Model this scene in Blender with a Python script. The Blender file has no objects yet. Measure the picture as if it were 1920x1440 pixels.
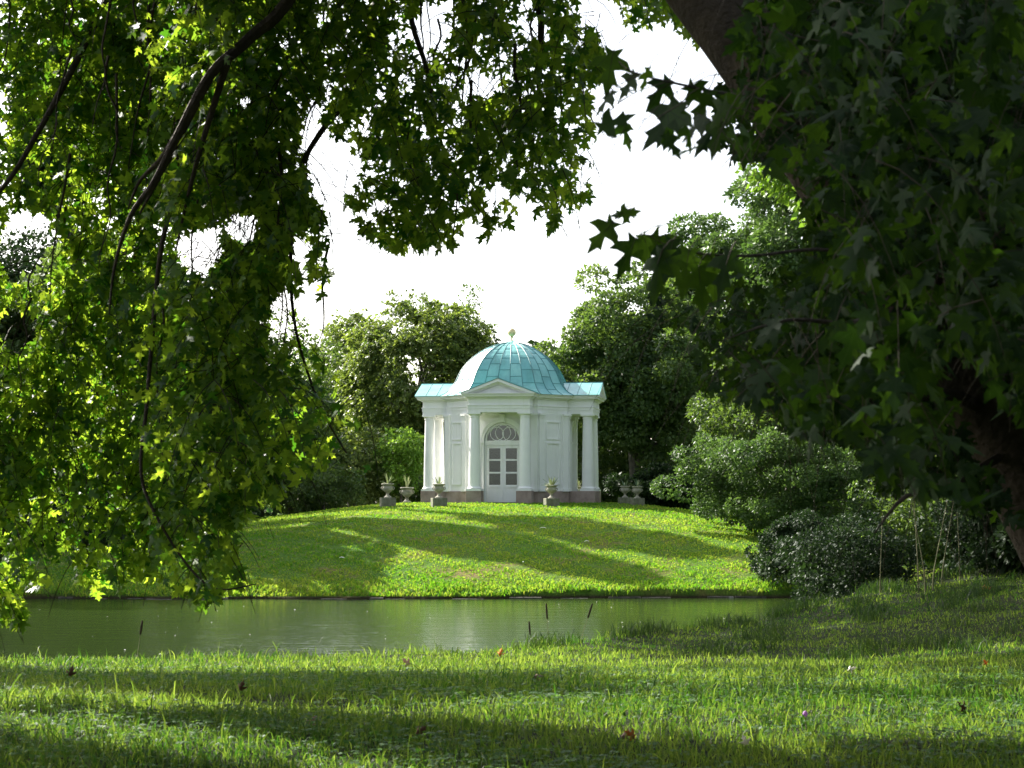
import bpy, math, random
import numpy as np
from math import sin, cos, pi, radians, sqrt
from mathutils import Vector, Matrix
rng = np.random.default_rng(7)
random.seed(7)
scene = bpy.context.scene
COL = scene.collection
F, PITCH, EYE = 3500.0, math.atan(210/3500), 3.0

def P(px, py, D):
    dx, dy = px-960.0, 720.0-py
    fw = F*cos(PITCH)-dy*sin(PITCH); up = F*sin(PITCH)+dy*cos(PITCH)
    return np.array([dx/fw*D, D, EYE+up/fw*D])
def proj(p):
    """world points (n,3) -> photograph coordinates"""
    x, y, z = p[:,0], np.maximum(p[:,1], .05), p[:,2]-EYE
    fw = y*cos(PITCH)+z*sin(PITCH); up = -y*sin(PITCH)+z*cos(PITCH)
    return 960+F*x/fw, 720-F*up/fw
SUN_AZ = np.array([-.70, .71]); SUN_AZ /= np.linalg.norm(SUN_AZ)
SUN_EL = radians(35)
S = np.array([SUN_AZ[0]*cos(SUN_EL), SUN_AZ[1]*cos(SUN_EL), sin(SUN_EL)])

# ------------------------------------------------------------------ materials
def sock(nt, v):
    return v
def mat(name, build):
    m = bpy.data.materials.new(name); m.use_nodes = True
    nt = m.node_tree; nt.nodes.clear()
    out = nt.nodes.new('ShaderNodeOutputMaterial')
    build(nt, out); return m
def N(nt, t, **kw):
    n = nt.nodes.new(t)
    for k, v in kw.items():
        if k in n.inputs: n.inputs[k].default_value = v
        else: setattr(n, k, v)
    return n
def L(nt, a, b): nt.links.new(a, b)
def ramp(nt, fac, stops):
    r = nt.nodes.new('ShaderNodeValToRGB'); e = r.color_ramp.elements
    while len(e) < len(stops): e.new(.5)
    for i, (p, c) in enumerate(stops):
        e[i].position = p; e[i].color = (*c, 1)
    L(nt, fac, r.inputs['Fac']); return r.outputs['Color']
def noise(nt, scale, detail=4, rough=.55, vec=None, coord='Object', dist=0):
    n = N(nt, 'ShaderNodeTexNoise', Scale=scale, Detail=detail, Roughness=rough, Distortion=dist)
    if vec is None: vec = nt.nodes.new('ShaderNodeTexCoord').outputs[coord]
    L(nt, vec, n.inputs['Vector']); return n.outputs['Fac']
def mapped(nt, scale, coord='Object'):
    tc = nt.nodes.new('ShaderNodeTexCoord'); m = N(nt, 'ShaderNodeMapping')
    m.inputs['Scale'].default_value = scale
    L(nt, tc.outputs[coord], m.inputs['Vector']); return m.outputs['Vector']
def bump(nt, h, strength=.3, dist=.02):
    b = N(nt, 'ShaderNodeBump', Strength=strength, Distance=dist); L(nt, h, b.inputs['Height']); return b.outputs['Normal']

def simple(name, stops, scale=3, rough=.7, bs=.25, bd=.02, bscale=None, spec=.4, metallic=0, coord='Object'):
    def b(nt, out):
        p = N(nt, 'ShaderNodeBsdfPrincipled', Roughness=rough, Metallic=metallic)
        p.inputs['Specular IOR Level'].default_value = spec
        L(nt, ramp(nt, noise(nt, scale, 6, .6, coord=coord), stops), p.inputs['Base Color'])
        if bs: L(nt, bump(nt, noise(nt, bscale or scale*6, 5, coord=coord), bs, bd), p.inputs['Normal'])
        L(nt, p.outputs[0], out.inputs['Surface'])
    return mat(name, b)

def leafmat(name, dark, light, tdark, tlight, trans=.4, rough=.42, spec=.35, veins=False):
    def b(nt, out):
        at = N(nt, 'ShaderNodeAttribute'); at.attribute_name = 'tint'
        c1 = ramp(nt, at.outputs['Fac'], [(0, dark), (1, light)])
        c2 = ramp(nt, at.outputs['Fac'], [(0, tdark), (1, tlight)])
        p = N(nt, 'ShaderNodeBsdfPrincipled', Roughness=rough)
        p.inputs['Specular IOR Level'].default_value = spec
        t = N(nt, 'ShaderNodeBsdfTranslucent')
        if veins:
            lf = N(nt, 'ShaderNodeAttribute'); lf.attribute_name = 'leafxy'
            sp = nt.nodes.new('ShaderNodeSeparateXYZ'); L(nt, lf.outputs['Vector'], sp.inputs[0])
            ab = N(nt, 'ShaderNodeMath', operation='ABSOLUTE'); L(nt, sp.outputs['X'], ab.inputs[0])
            best = None
            for th in (0, .72, 1.35):
                a = N(nt, 'ShaderNodeMath', operation='MULTIPLY'); a.inputs[1].default_value = cos(th); L(nt, ab.outputs[0], a.inputs[0])
                b_ = N(nt, 'ShaderNodeMath', operation='MULTIPLY_ADD'); b_.inputs[1].default_value = -sin(th); L(nt, sp.outputs['Y'], b_.inputs[0]); L(nt, a.outputs[0], b_.inputs[2])
                c_ = N(nt, 'ShaderNodeMath', operation='ABSOLUTE'); L(nt, b_.outputs[0], c_.inputs[0])
                if best is None: best = c_
                else:
                    mn = N(nt, 'ShaderNodeMath', operation='MINIMUM'); L(nt, best.outputs[0], mn.inputs[0]); L(nt, c_.outputs[0], mn.inputs[1]); best = mn
            mr = N(nt, 'ShaderNodeMapRange'); mr.inputs['From Min'].default_value = .006; mr.inputs['From Max'].default_value = .022; L(nt, best.outputs[0], mr.inputs['Value'])
            nz = ramp(nt, noise(nt, 30, 3), [(.3,(.7,.75,.7)),(.7,(1.2,1.15,1.1))])
            for nm, c in (('c1', c1), ('c2', c2)):
                q1 = N(nt, 'ShaderNodeMix', data_type='RGBA', blend_type='MULTIPLY'); q1.inputs[0].default_value = 1; L(nt, c, q1.inputs[6]); L(nt, nz, q1.inputs[7])
                q2 = N(nt, 'ShaderNodeMix', data_type='RGBA'); L(nt, mr.outputs[0], q2.inputs[0]); L(nt, q1.outputs[2], q2.inputs[7])
                q2.inputs[6].default_value = (.034,.058,.022,1) if nm == 'c1' else (.05,.12,.01,1)
                if nm == 'c1': c1 = q2.outputs[2]
                else: c2 = q2.outputs[2]
        L(nt, c1, p.inputs['Base Color']); L(nt, c2, t.inputs['Color'])
        mx = N(nt, 'ShaderNodeMixShader'); mx.inputs[0].default_value = trans
        L(nt, p.outputs[0], mx.inputs[1]); L(nt, t.outputs[0], mx.inputs[2])
        L(nt, mx.outputs[0], out.inputs['Surface'])
    return mat(name, b)

M = {}
def plaster(nt, out):
    p = N(nt, 'ShaderNodeBsdfPrincipled', Roughness=.75); p.inputs['Specular IOR Level'].default_value = .35
    a = ramp(nt, noise(nt, 1.1, 6, .6), [(.3,(.84,.845,.83)),(.62,(.90,.90,.885)),(.8,(.82,.825,.80))])
    b = ramp(nt, noise(nt, 5, 5, .65, mapped(nt, (1,1,.12))), [(.2,(.86,.87,.83)),(.38,(.97,.975,.96)),(.5,(1,1,1))])
    mx = N(nt, 'ShaderNodeMix', data_type='RGBA', blend_type='MULTIPLY'); mx.inputs[0].default_value = 1
    L(nt, a, mx.inputs[6]); L(nt, b, mx.inputs[7]); L(nt, mx.outputs[2], p.inputs['Base Color'])
    L(nt, bump(nt, noise(nt, 30, 5), .12, .01), p.inputs['Normal']); L(nt, p.outputs[0], out.inputs['Surface'])
M['plaster'] = mat('white_plaster', plaster)
M['sandstone'] = simple('red_sandstone', [(.25,(.20,.15,.13)),(.5,(.34,.26,.23)),(.75,(.42,.34,.30))], 2.5, .85, .4, .015, 25)
M['ironmetal'] = simple('gilded_metal', [(.3,(.75,.60,.28)),(.7,(.88,.76,.45))], 6, .4, 0, metallic=.2)
M['interior'] = simple('interior_plaster', [(.3,(.30,.28,.24)),(.7,(.38,.36,.31))], 2, .9, 0)
M['urn'] = simple('weathered_limestone', [(.25,(.13,.13,.09)),(.5,(.33,.31,.24)),(.75,(.52,.49,.42))], 5, .85, .5, .01, 40)
M['pedestal'] = simple('mossy_stone', [(.25,(.09,.10,.06)),(.55,(.19,.19,.13)),(.8,(.30,.29,.22))], 5, .9, .5, .01, 40)
M['edging'] = simple('shore_stone', [(.35,(.03,.028,.02)),(.62,(.09,.08,.06)),(.8,(.42,.40,.36))], 3.5, .9, .5, .02, 20)
M['bark'] = simple('maple_bark', [(.3,(.035,.026,.018)),(.6,(.075,.055,.038)),(.8,(.16,.12,.08))], 7, .9, .9, .03, 30)
M['twig'] = simple('twig_bark', [(.3,(.03,.022,.012)),(.7,(.06,.045,.025))], 9, .8, 0)
M['greybark'] = simple('grey_bark', [(.3,(.05,.045,.035)),(.7,(.12,.11,.09))], 3, .9, .6, .03, 14)
M['cattail'] = simple('cattail_brown', [(.3,(.03,.02,.01)),(.7,(.06,.04,.02))], 20, .9, .2)
M['stem'] = simple('dry_stem', [(.3,(.10,.11,.04)),(.7,(.26,.24,.12))], 8, .8, 0)
def copper(nt, out):
    p = N(nt, 'ShaderNodeBsdfPrincipled', Roughness=.38, Metallic=0)
    p.inputs['Specular IOR Level'].default_value = .75
    at = N(nt, 'ShaderNodeAttribute'); at.attribute_name = 'tint'
    a = ramp(nt, at.outputs['Fac'], [(0,(.12,.39,.38)),(.5,(.15,.44,.42)),(1,(.19,.48,.45))])
    n1 = noise(nt, 1.6, 6, .65, mapped(nt, (1,1,.35)))
    b = ramp(nt, n1, [(.3,(.66,.62,.52)),(.40,(.82,.86,.84)),(.52,(1,1,1)),(.7,(1.4,1.2,1.14))])
    mx = N(nt, 'ShaderNodeMix', data_type='RGBA', blend_type='MULTIPLY'); mx.inputs[0].default_value = 1
    L(nt, a, mx.inputs[6]); L(nt, b, mx.inputs[7]); L(nt, mx.outputs[2], p.inputs['Base Color'])
    L(nt, bump(nt, noise(nt, 2.2, 3), .10, .03), p.inputs['Normal'])
    L(nt, p.outputs[0], out.inputs['Surface'])
M['copper'] = mat('verdigris_copper', copper)
M['seam'] = simple('copper_seam', [(.3,(.05,.17,.17)),(.7,(.08,.25,.24))], 4, .5, 0)
def glass(nt, out):
    g = N(nt, 'ShaderNodeBsdfGlossy', Roughness=.12); g.inputs['Color'].default_value = (.9,.95,.93,1)
    t = N(nt, 'ShaderNodeBsdfTransparent'); t.inputs['Color'].default_value = (.40,.43,.40,1)
    fr = N(nt, 'ShaderNodeFresnel', IOR=1.5)
    mx = N(nt, 'ShaderNodeMixShader'); ad = N(nt, 'ShaderNodeMath', operation='ADD'); ad.inputs[1].default_value = .14
    L(nt, fr.outputs[0], ad.inputs[0]); L(nt, ad.outputs[0], mx.inputs[0])
    L(nt, t.outputs[0], mx.inputs[1]); L(nt, g.outputs[0], mx.inputs[2]); L(nt, mx.outputs[0], out.inputs['Surface'])
M['glass'] = mat('window_glass', glass)

def ground(nt, out):
    p = N(nt, 'ShaderNodeBsdfPrincipled', Roughness=.95); p.inputs['Specular IOR Level'].default_value = .1
    n1 = noise(nt, .55, 6, .65); n2 = noise(nt, 9, 5, .7)
    c1 = ramp(nt, n1, [(.34,(.06,.15,.014)),(.5,(.09,.17,.02)),(.62,(.14,.15,.035)),(.72,(.19,.14,.06))])
    c2 = ramp(nt, n2, [(.3,(.45,.5,.5)),(.55,(1,1,1)),(.75,(1.35,1.3,1.2))])
    mx = N(nt, 'ShaderNodeMix', data_type='RGBA', blend_type='MULTIPLY'); mx.inputs[0].default_value = 1
    L(nt, c2, mx.inputs[7])
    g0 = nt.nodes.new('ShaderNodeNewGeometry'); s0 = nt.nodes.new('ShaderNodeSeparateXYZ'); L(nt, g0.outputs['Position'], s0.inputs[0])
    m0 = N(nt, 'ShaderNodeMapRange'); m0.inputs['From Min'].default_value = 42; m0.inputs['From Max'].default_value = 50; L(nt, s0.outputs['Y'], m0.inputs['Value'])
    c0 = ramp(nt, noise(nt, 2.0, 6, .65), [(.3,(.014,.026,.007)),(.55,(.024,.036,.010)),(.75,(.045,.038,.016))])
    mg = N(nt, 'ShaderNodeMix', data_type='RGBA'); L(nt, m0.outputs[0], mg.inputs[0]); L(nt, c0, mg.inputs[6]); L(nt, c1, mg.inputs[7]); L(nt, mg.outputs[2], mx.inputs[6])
    geo = nt.nodes.new('ShaderNodeNewGeometry'); sp = nt.nodes.new('ShaderNodeSeparateXYZ'); L(nt, geo.outputs['Position'], sp.inputs[0])
    mr = N(nt, 'ShaderNodeMapRange'); mr.inputs['From Min'].default_value = .03; mr.inputs['From Max'].default_value = .14
    L(nt, sp.outputs['Z'], mr.inputs['Value'])
    mz = N(nt, 'ShaderNodeMix', data_type='RGBA'); mz.inputs[6].default_value = (.045,.036,.02,1)
    L(nt, mr.outputs[0], mz.inputs[0]); L(nt, mx.outputs[2], mz.inputs[7])
    L(nt, mz.outputs[2], p.inputs['Base Color'])
    L(nt, bump(nt, noise(nt, 6, 6, .7), .9, .12), p.inputs['Normal'])
    L(nt, p.outputs[0], out.inputs['Surface'])
M['ground'] = mat('lawn_ground', ground)
def water(nt, out):
    p = N(nt, 'ShaderNodeBsdfPrincipled', Roughness=.13, IOR=1.33)
    p.inputs['Specular IOR Level'].default_value = .36
    p.inputs['Base Color'].default_value = (.018,.032,.006,1)
    a = noise(nt, 1.0, 3, .55, mapped(nt, (.8,2.6,1))); b = noise(nt, 1.0, 3, .5, mapped(nt, (3.0,9,1)), dist=.3)
    ad = N(nt, 'ShaderNodeMath', operation='MULTIPLY_ADD'); L(nt, b, ad.inputs[0]); ad.inputs[1].default_value = .35; L(nt, a, ad.inputs[2])
    L(nt, bump(nt, ad.outputs[0], .42, .045), p.inputs['Normal'])
    L(nt, p.outputs[0], out.inputs['Surface'])
M['water'] = mat('pond_water', water)

M['maple'] = leafmat('maple_leaf', (.024,.068,.014), (.075,.15,.02), (.07,.26,.012), (.60,.80,.05), .50, .45, .25)
M['nearmaple'] = leafmat('near_maple_leaf', (.010,.024,.011), (.022,.046,.016), (.05,.14,.01), (.18,.36,.02), .22, .6, .10, True)
M['shade_canopy'] = leafmat('shade_canopy_leaf', (.02,.05,.014), (.045,.09,.02), (.06,.14,.01), (.12,.2,.02), .10, .5, .2)  # for the unseen leaves added to cast shade
M['oak'] = leafmat('oak_leaf', (.032,.066,.020), (.095,.15,.045), (.06,.14,.015), (.26,.38,.05), .36, .5, .3)
M['beech'] = leafmat('beech_leaf', (.06,.11,.025), (.20,.25,.06), (.10,.18,.02), (.36,.44,.06), .4, .45, .35)
M['bright'] = leafmat('young_leaf', (.06,.14,.02), (.14,.26,.03), (.15,.32,.02), (.34,.52,.05), .42, .45, .3)
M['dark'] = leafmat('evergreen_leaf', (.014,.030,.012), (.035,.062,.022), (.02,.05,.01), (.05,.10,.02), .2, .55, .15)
M['grey_leaf'] = leafmat('grey_green_leaf', (.040,.085,.022), (.10,.165,.042), (.06,.14,.02), (.18,.30,.05), .32, .5, .3)
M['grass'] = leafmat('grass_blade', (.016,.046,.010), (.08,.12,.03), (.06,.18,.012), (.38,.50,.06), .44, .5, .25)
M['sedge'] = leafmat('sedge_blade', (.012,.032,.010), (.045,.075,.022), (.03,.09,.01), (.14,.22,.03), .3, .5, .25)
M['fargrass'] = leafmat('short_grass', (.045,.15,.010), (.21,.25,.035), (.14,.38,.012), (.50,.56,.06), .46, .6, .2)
M['clover'] = leafmat('clover_leaf', (.03,.085,.02), (.07,.15,.035), (.10,.26,.02), (.22,.40,.05), .38, .6, .2)
M['agave'] = leafmat('agave_leaf', (.10,.18,.09), (.50,.52,.28), (.10,.18,.05), (.3,.36,.12), .2, .4, .4)
def flat(name, c, rough=.7):
    return leafmat(name, c, tuple(min(1,v*1.3) for v in c), c, tuple(min(1,v*1.4) for v in c), .3, rough, .3)
M['orange'] = flat('orange_dead_leaf', (.50,.17,.03)); M['tan'] = flat('tan_dead_leaf', (.40,.28,.20))
M['brown'] = flat('brown_dead_leaf', (.10,.045,.025)); M['white'] = flat('pale_leaf', (.72,.68,.60))
M['purple'] = flat('purple_flower', (.55,.32,.60)); M['specks'] = flat('pale_petal', (.8,.8,.7))

# ------------------------------------------------------------------ mesh helpers
def tag(o, label=None, cat=None, group=None, kind=None):
    if label: o['label'] = label
    if cat: o['category'] = cat
    if group: o['group'] = group
    if kind: o['kind'] = kind
    return o
def empty(name, loc, label, cat, group=None, rz=0):
    o = bpy.data.objects.new(name, None); o.location = loc; o.rotation_euler[2] = rz; o.empty_display_size = .3
    COL.objects.link(o); return tag(o, label, cat, group)
def npmesh(name, verts, loops, sizes, m, parent=None, tint=None, smooth=False):
    """verts (n,3); loops flat vertex ids; sizes face corner counts; tint per vertex"""
    me = bpy.data.meshes.new(name)
    verts = np.asarray(verts, dtype=np.float32); loops = np.asarray(loops, dtype=np.int32).ravel(); sizes = np.asarray(sizes, dtype=np.int32)
    me.vertices.add(len(verts)); me.vertices.foreach_set('co', verts.ravel())
    me.loops.add(len(loops)); me.loops.foreach_set('vertex_index', loops)
    me.polygons.add(len(sizes))
    st = np.concatenate([[0], np.cumsum(sizes)[:-1]]).astype(np.int32)
    me.polygons.foreach_set('loop_start', st)
    if smooth: me.polygons.foreach_set('use_smooth', np.ones(len(sizes), dtype=bool))
    me.update(calc_edges=True)
    if tint is not None:
        a = me.attributes.new('tint', 'FLOAT', 'POINT'); a.data.foreach_set('value', np.asarray(tint, dtype=np.float32))
    me.materials.append(m)
    o = bpy.data.objects.new(name, me); COL.objects.link(o)
    if parent: o.parent = parent
    return o
class MB:
    def __init__(s): s.v = []; s.f = []; s.t = []
    def add(s, vs, fs, t=.5):
        b = len(s.v); s.v += [tuple(map(float, v)) for v in vs]; s.f += [tuple(i+b for i in f) for f in fs]; s.t += [t]*len(vs)
    def box(s, x0,x1,y0,y1,z0,z1):
        s.add([(x0,y0,z0),(x1,y0,z0),(x1,y1,z0),(x0,y1,z0),(x0,y0,z1),(x1,y0,z1),(x1,y1,z1),(x0,y1,z1)],
              [(0,3,2,1),(4,5,6,7),(0,1,5,4),(1,2,6,5),(2,3,7,6),(3,0,4,7)])
    def prism(s, poly, z0, z1):
        n = len(poly)
        s.add([(x,y,z0) for x,y in poly]+[(x,y,z1) for x,y in poly],
              [tuple(range(n))[::-1], tuple(range(n,2*n))]+[(i,(i+1)%n,n+(i+1)%n,n+i) for i in range(n)])
    def lathe(s, prof, n=24, c=(0,0,0), cap=True):
        vs = [(c[0]+r*cos(2*pi*i/n), c[1]+r*sin(2*pi*i/n), c[2]+z) for r,z in prof for i in range(n)]
        fs = [(k*n+i, k*n+(i+1)%n, (k+1)*n+(i+1)%n, (k+1)*n+i) for k in range(len(prof)-1) for i in range(n)]
        if cap: fs += [tuple(range(n))[::-1], tuple((len(prof)-1)*n+i for i in range(n))]
        s.add(vs, fs)
    def tube(s, pts, rad, n=6, t=.5):
        pts = [Vector(p) for p in pts]
        if not hasattr(rad, '__len__'): rad = [rad]*len(pts)
        vs = []; prev = None
        for i, p in enumerate(pts):
            d = (pts[min(i+1,len(pts)-1)]-pts[max(i-1,0)]).normalized()
            if prev is None:
                a = d.cross(Vector((.3,.9,.1))); 
                if a.length < .1: a = d.cross(Vector((1,0,0)))
                a.normalize()
            else: a = (prev - d*prev.dot(d)).normalized()
            prev = a; b = d.cross(a)
            vs += [p+(a*cos(2*pi*k/n)+b*sin(2*pi*k/n))*rad[i] for k in range(n)]
        fs = [(i*n+k, i*n+(k+1)%n, (i+1)*n+(k+1)%n, (i+1)*n+k) for i in range(len(pts)-1) for k in range(n)]
        fs += [tuple(range(n))[::-1], tuple((len(pts)-1)*n+k for k in range(n))]
        s.add(vs, fs, t)
    def build(s, name, m, parent=None, smooth=False, bevel=0):
        o = npmesh(name, s.v, [i for f in s.f for i in f], [len(f) for f in s.f], m, parent, s.t, False)
        o.data.polygons.foreach_set('use_smooth', np.zeros(len(s.f), dtype=bool))
        if smooth:
            import bmesh
            bm = bmesh.new(); bm.from_mesh(o.data)
            for f in bm.faces: f.smooth = len(f.verts) <= 4
            for e in bm.edges:
                if len(e.link_faces) == 2 and e.calc_face_angle(0) > radians(38): e.smooth = False
            bm.to_mesh(o.data); bm.free()
        if bevel:
            b = o.modifiers.new('bevel', 'BEVEL'); b.width = bevel; b.segments = 2; b.limit_method = 'ANGLE'
        return o

# ------------------------------------------------------------------ terrain
NS = np.array([(-200,20),(-12,22.2),(-6.4,23.1),(-3.2,24.4),(-1.9,24.9),(-.4,25.7),(.9,27.6),(2,29.4),(3.9,31.5),(4.9,33),(7,35),(10,37),(30,40),(200,44)])
def sstep(a, b, x):
    t = np.clip((x-a)/(b-a), 0, 1); return t*t*(3-2*t)
def wob(x, y, s, k=0):
    return (np.sin(x*s+1.3*k)*np.cos(y*s*1.17+.7*k)+.5*np.sin(x*s*2.3+y*s*1.9+k)+.3*np.cos(x*s*4.1-y*s*3.7+2*k))/1.8
def farshore(x): return 55.0 + .20*wob(x, x*.3, 1.1) + .08*wob(x, x*.2, 4.3, 2) + .35*np.sin(x*.25)
def H(x, y):
    x = np.asarray(x, float); y = np.asarray(y, float)
    ys = np.interp(x, NS[:,0], NS[:,1]) + .12*wob(x, y*0, 1.7, 2)
    slope = (np.interp(x+.3, NS[:,0], NS[:,1])-np.interp(x-.3, NS[:,0], NS[:,1]))/.6
    d = (ys-y)/np.sqrt(1+slope**2)
    g = 1.72 - .82*sstep(9, 26, y) + .14*np.clip(x-4, 0, 8)*sstep(14, 30, y) + .035*wob(x, y, .9) + .015*wob(x, y, 3.1, 4)
    near = np.where(d > 0, g*1.0, 0) ; k = sstep(-1.3, .35, d)
    near = -.6 + (g+.6)*k
    near = np.minimum(near, 3.2)
    df = y-farshore(x)
    ax = np.where(x < 0, -x, x*1.06)
    cap = 2.69 - .125*np.log1p(np.exp(np.clip((ax-5.2)*1.6, -30, 30)))/1.6
    cap = np.maximum(cap, 1.45)
    yy = np.clip(y-55, 0, 400)
    prof = np.interp(yy, [0,.4,2,5,8,9.8,11.5,14,17,20.3,26,40,400], [.07,.24,.58,1.2,1.76,2.0,2.18,2.40,2.56,2.69,2.69,2.5,2.4])
    far = np.minimum(prof, cap) if False else prof - (2.69-cap)*sstep(3, 14, yy)*1.0
    far = np.where(df < 0, -.6, far*sstep(-.02, .05, df)+(-.6)*(1-sstep(-.02,.05,df)))
    far = far + np.where(df > .5, .03*wob(x, y, 1.3, 1)+.012*wob(x, y, 4.3, 3), 0)*(1-sstep(18,19.5,yy)*(1-sstep(26,30,yy)))
    return np.maximum(near, far)
def h1(x, y): return float(H(np.array([x]), np.array([y]))[0])
xs = np.concatenate([np.linspace(-160,-30,30,endpoint=False), np.linspace(-30,-9,60,endpoint=False), np.linspace(-9,12,150,endpoint=False), np.linspace(12,30,50,endpoint=False), np.linspace(30,160,30)])
ys_ = np.concatenate([np.linspace(-20,4,12,endpoint=False), np.linspace(4,36,190,endpoint=False), np.linspace(36,54,60,endpoint=False), np.linspace(54,57,36,endpoint=False), np.linspace(57,84,90,endpoint=False), np.linspace(84,130,30,endpoint=False), np.linspace(130,420,20)])
gx, gy = np.meshgrid(xs, ys_); gz = H(gx, gy)
nx, ny = len(xs), len(ys_)
idx = np.arange(nx*ny).reshape(ny, nx)
q = np.stack([idx[:-1,:-1], idx[:-1,1:], idx[1:,1:], idx[1:,:-1]], -1).reshape(-1, 4)
tag(npmesh('ground', np.stack([gx, gy, gz], -1).reshape(-1,3), q, np.full(len(q), 4), M['ground'], smooth=True), kind='structure')
w = MB(); w.add([(-160,15,0),(160,15,0),(160,80,0),(-160,80,0)], [(0,1,2,3)])
tag(w.build('water', M['water']), kind='structure')
# edging stones of the far shore
e = MB(); x = -34.0
while x < 12:
    l = random.uniform(.35, 1.0); y0 = float(farshore(np.array(x)))-.07
    hh = random.uniform(-.05, .055); t = random.uniform(-.04,.04)
    e.box(x, x+l-.03, y0-.06+t, y0+.25+t, -.3, hh); x += l
tag(e.build('shore_edging', M['edging'], bevel=.02), kind='structure')

# ------------------------------------------------------------------ temple
TH = -radians(8.4); TC = (-.01, 80.0)
T = empty('garden_temple', (TC[0], TC[1], EYE), 'white domed garden temple with green copper roof and four columned porticoes on the mound', 'temple', rz=TH)
A, W = 2.57, 1.47; PW, PD = 1.28, 3.64
def foot(o):
    q = [(-(PW+o), -(PD+o)), (PW+o, -(PD+o)), (PW+o, -(A+o)), (W+.414*o, -(A+o))]
    r = []
    for k in range(4):
        c, s_ = [(1,0),(0,1),(-1,0),(0,-1)][k]
        pts = [(-(W+.414*o), -(A+o)), (-(PW+o), -(A+o))] + q
        r += [(x*c-y*s_, x*s_+y*c) for x, y in pts]
    return r
def octo(a, w_): 
    return [(-w_,-a),(w_,-a),(a,-w_),(a,w_),(w_,a),(-w_,a),(-a,w_),(-a,-w_)]
def rot4(k, x, y):
    c, s_ = [(1,0),(0,1),(-1,0),(0,-1)][k]; return (x*c-y*s_, x*s_+y*c)
Z0, Z1, Z2 = -.34, .21, 3.43        # base, plinth top, column top (relative to eye level)
# walls: four cardinal walls with arched opening, four closed diagonal walls
wm = MB(); R, zs, dw = .78, 2.27, .78
TKN = .28
for k in range(4):
    def pt(x, y, z): a, b = rot4(k, x, y); return (a, b, z)
    n = 14; arc = [(R*cos(pi-pi*i/n), zs+R*sin(pi-pi*i/n)) for i in range(n+1)]
    for yy, flip in ((-A, False), (-A+TKN, True)):
        vs = [pt(-W,yy,Z0-.1), pt(-R,yy,Z0-.1), pt(-R,yy,zs), pt(-W,yy,zs), pt(R,yy,Z0-.1), pt(W,yy,Z0-.1), pt(W,yy,zs), pt(R,yy,zs)]
        wm.add(vs, [(0,1,2,3),(4,5,6,7)])
        top = [pt(x,yy,z) for x,z in arc]; up = [pt(-W+2*W*i/n, yy, Z2) for i in range(n+1)]
        m = n+1; wm.add(top+up, [(i,i+1,m+i+1,m+i) for i in range(n)])
        wm.add([pt(-W,yy,zs), pt(-R,yy,zs), pt(-W,yy,Z2)], [(0,1,2)]); wm.add([pt(W,yy,zs), pt(R,yy,zs), pt(W,yy,Z2)], [(0,2,1)])
    jam = [(-R,Z0-.1)]+arc+[(R,Z0-.1)]
    vs = [pt(x,-A,z) for x,z in jam]+[pt(x,-A+TKN,z) for x,z in jam]; m = len(jam)
    wm.add(vs, [(i,i+1,m+i+1,m+i) for i in range(m-1)])
    a1 = rot4(k, W, -A); a2 = rot4(k, A, -W); i1 = rot4(k, W-.1, -A+TKN); i2 = rot4(k, A-TKN, -W+.1)
    wm.prism([a1, a2, i2, i1], Z0-.1, Z2)
wm.build('wall', M['plaster'], T)
# inner floor
fl = MB(); fl.prism(octo(A-.3, W-.15), Z0-.1, Z0+.08); fl.build('floor', M['interior'], T)
# plinth: body plinth ring with gaps for the doors and pedestals below columns
for k in range(4):
    for sx in (-1, 1):
        pl = MB()
        def bx(x0,x1,y0,y1,z0,z1):
            a = rot4(k,x0,y0); b = rot4(k,x1,y1)
            pl.box(min(a[0],b[0]),max(a[0],b[0]),min(a[1],b[1]),max(a[1],b[1]),z0,z1)
        x0, x1 = sorted((sx*.72, sx*1.36)); bx(x0, x1, -3.70, -3.06, -.62, Z1); pl.build('pedestal', M['sandstone'], T, bevel=.012); pl = MB()
        x0, x1 = sorted((sx*.86, sx*1.32)); bx(x0, x1, -3.057, -A-.02, -.60, Z1-.004); pl.build('plinth', M['sandstone'], T, bevel=.012)
    pl = MB()
    c1 = rot4(k, W+.02, -A-.05); c2 = rot4(k, A+.05, -W-.02); d1 = rot4(k, W-.05, -A+.1); d2 = rot4(k, A-.1, -W+.05); e1 = rot4(k,.87,-A-.05); e2 = rot4(k,.87,-A+.1); g1 = rot4(k,A+.05,-.87); g2 = rot4(k,A-.1,-.87)
    pl.prism([e1, c1, c2, g1, g2, d2, d1, e2], -.58, Z1-.008)
    pl.build('plinth', M['sandstone'], T, bevel=.012)
# columns
def column(x, y, nm='column'):
    c = MB(); n = 28; pr = []
    zb, zt = Z1+.19, Z2-.22
    for i in range(13):
        t = i/12; pr.append((.245-.048*t**1.6, zb+(zt-zb)*t))
    c.lathe(pr, n, (x,y,0), cap=True); co = c.build('column', M['plaster'], T, smooth=True)
    b = MB(); b.box(x-.31,x+.31,y-.31,y+.31, Z1+.001, Z1+.075)
    pr = [(.30, Z1+.075)]+[(.27+.035*sin(pi*i/6), Z1+.077+.075*i/6) for i in range(7)]+[(.26, Z1+.158),(.248,Z1+.192)]
    b.lathe(pr, n, (x,y,0)); b.build('column_base', M['plaster'], co, smooth=True)
    d = MB(); d.lathe([(.199,zt),(.199,zt+.02),(.222,zt+.03),(.222,zt+.05),(.203,zt+.055),(.203,zt+.09),(.25,zt+.13),(.262,zt+.15)], n, (x,y,0))
    d.box(x-.275,x+.275,y-.275,y+.275, zt+.15, Z2-.001); d.build('capital', M['plaster'], co, smooth=True)
for k in range(4):
    for sx in (-1, 1): column(*rot4(k, sx*1.04, -3.38))
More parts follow.
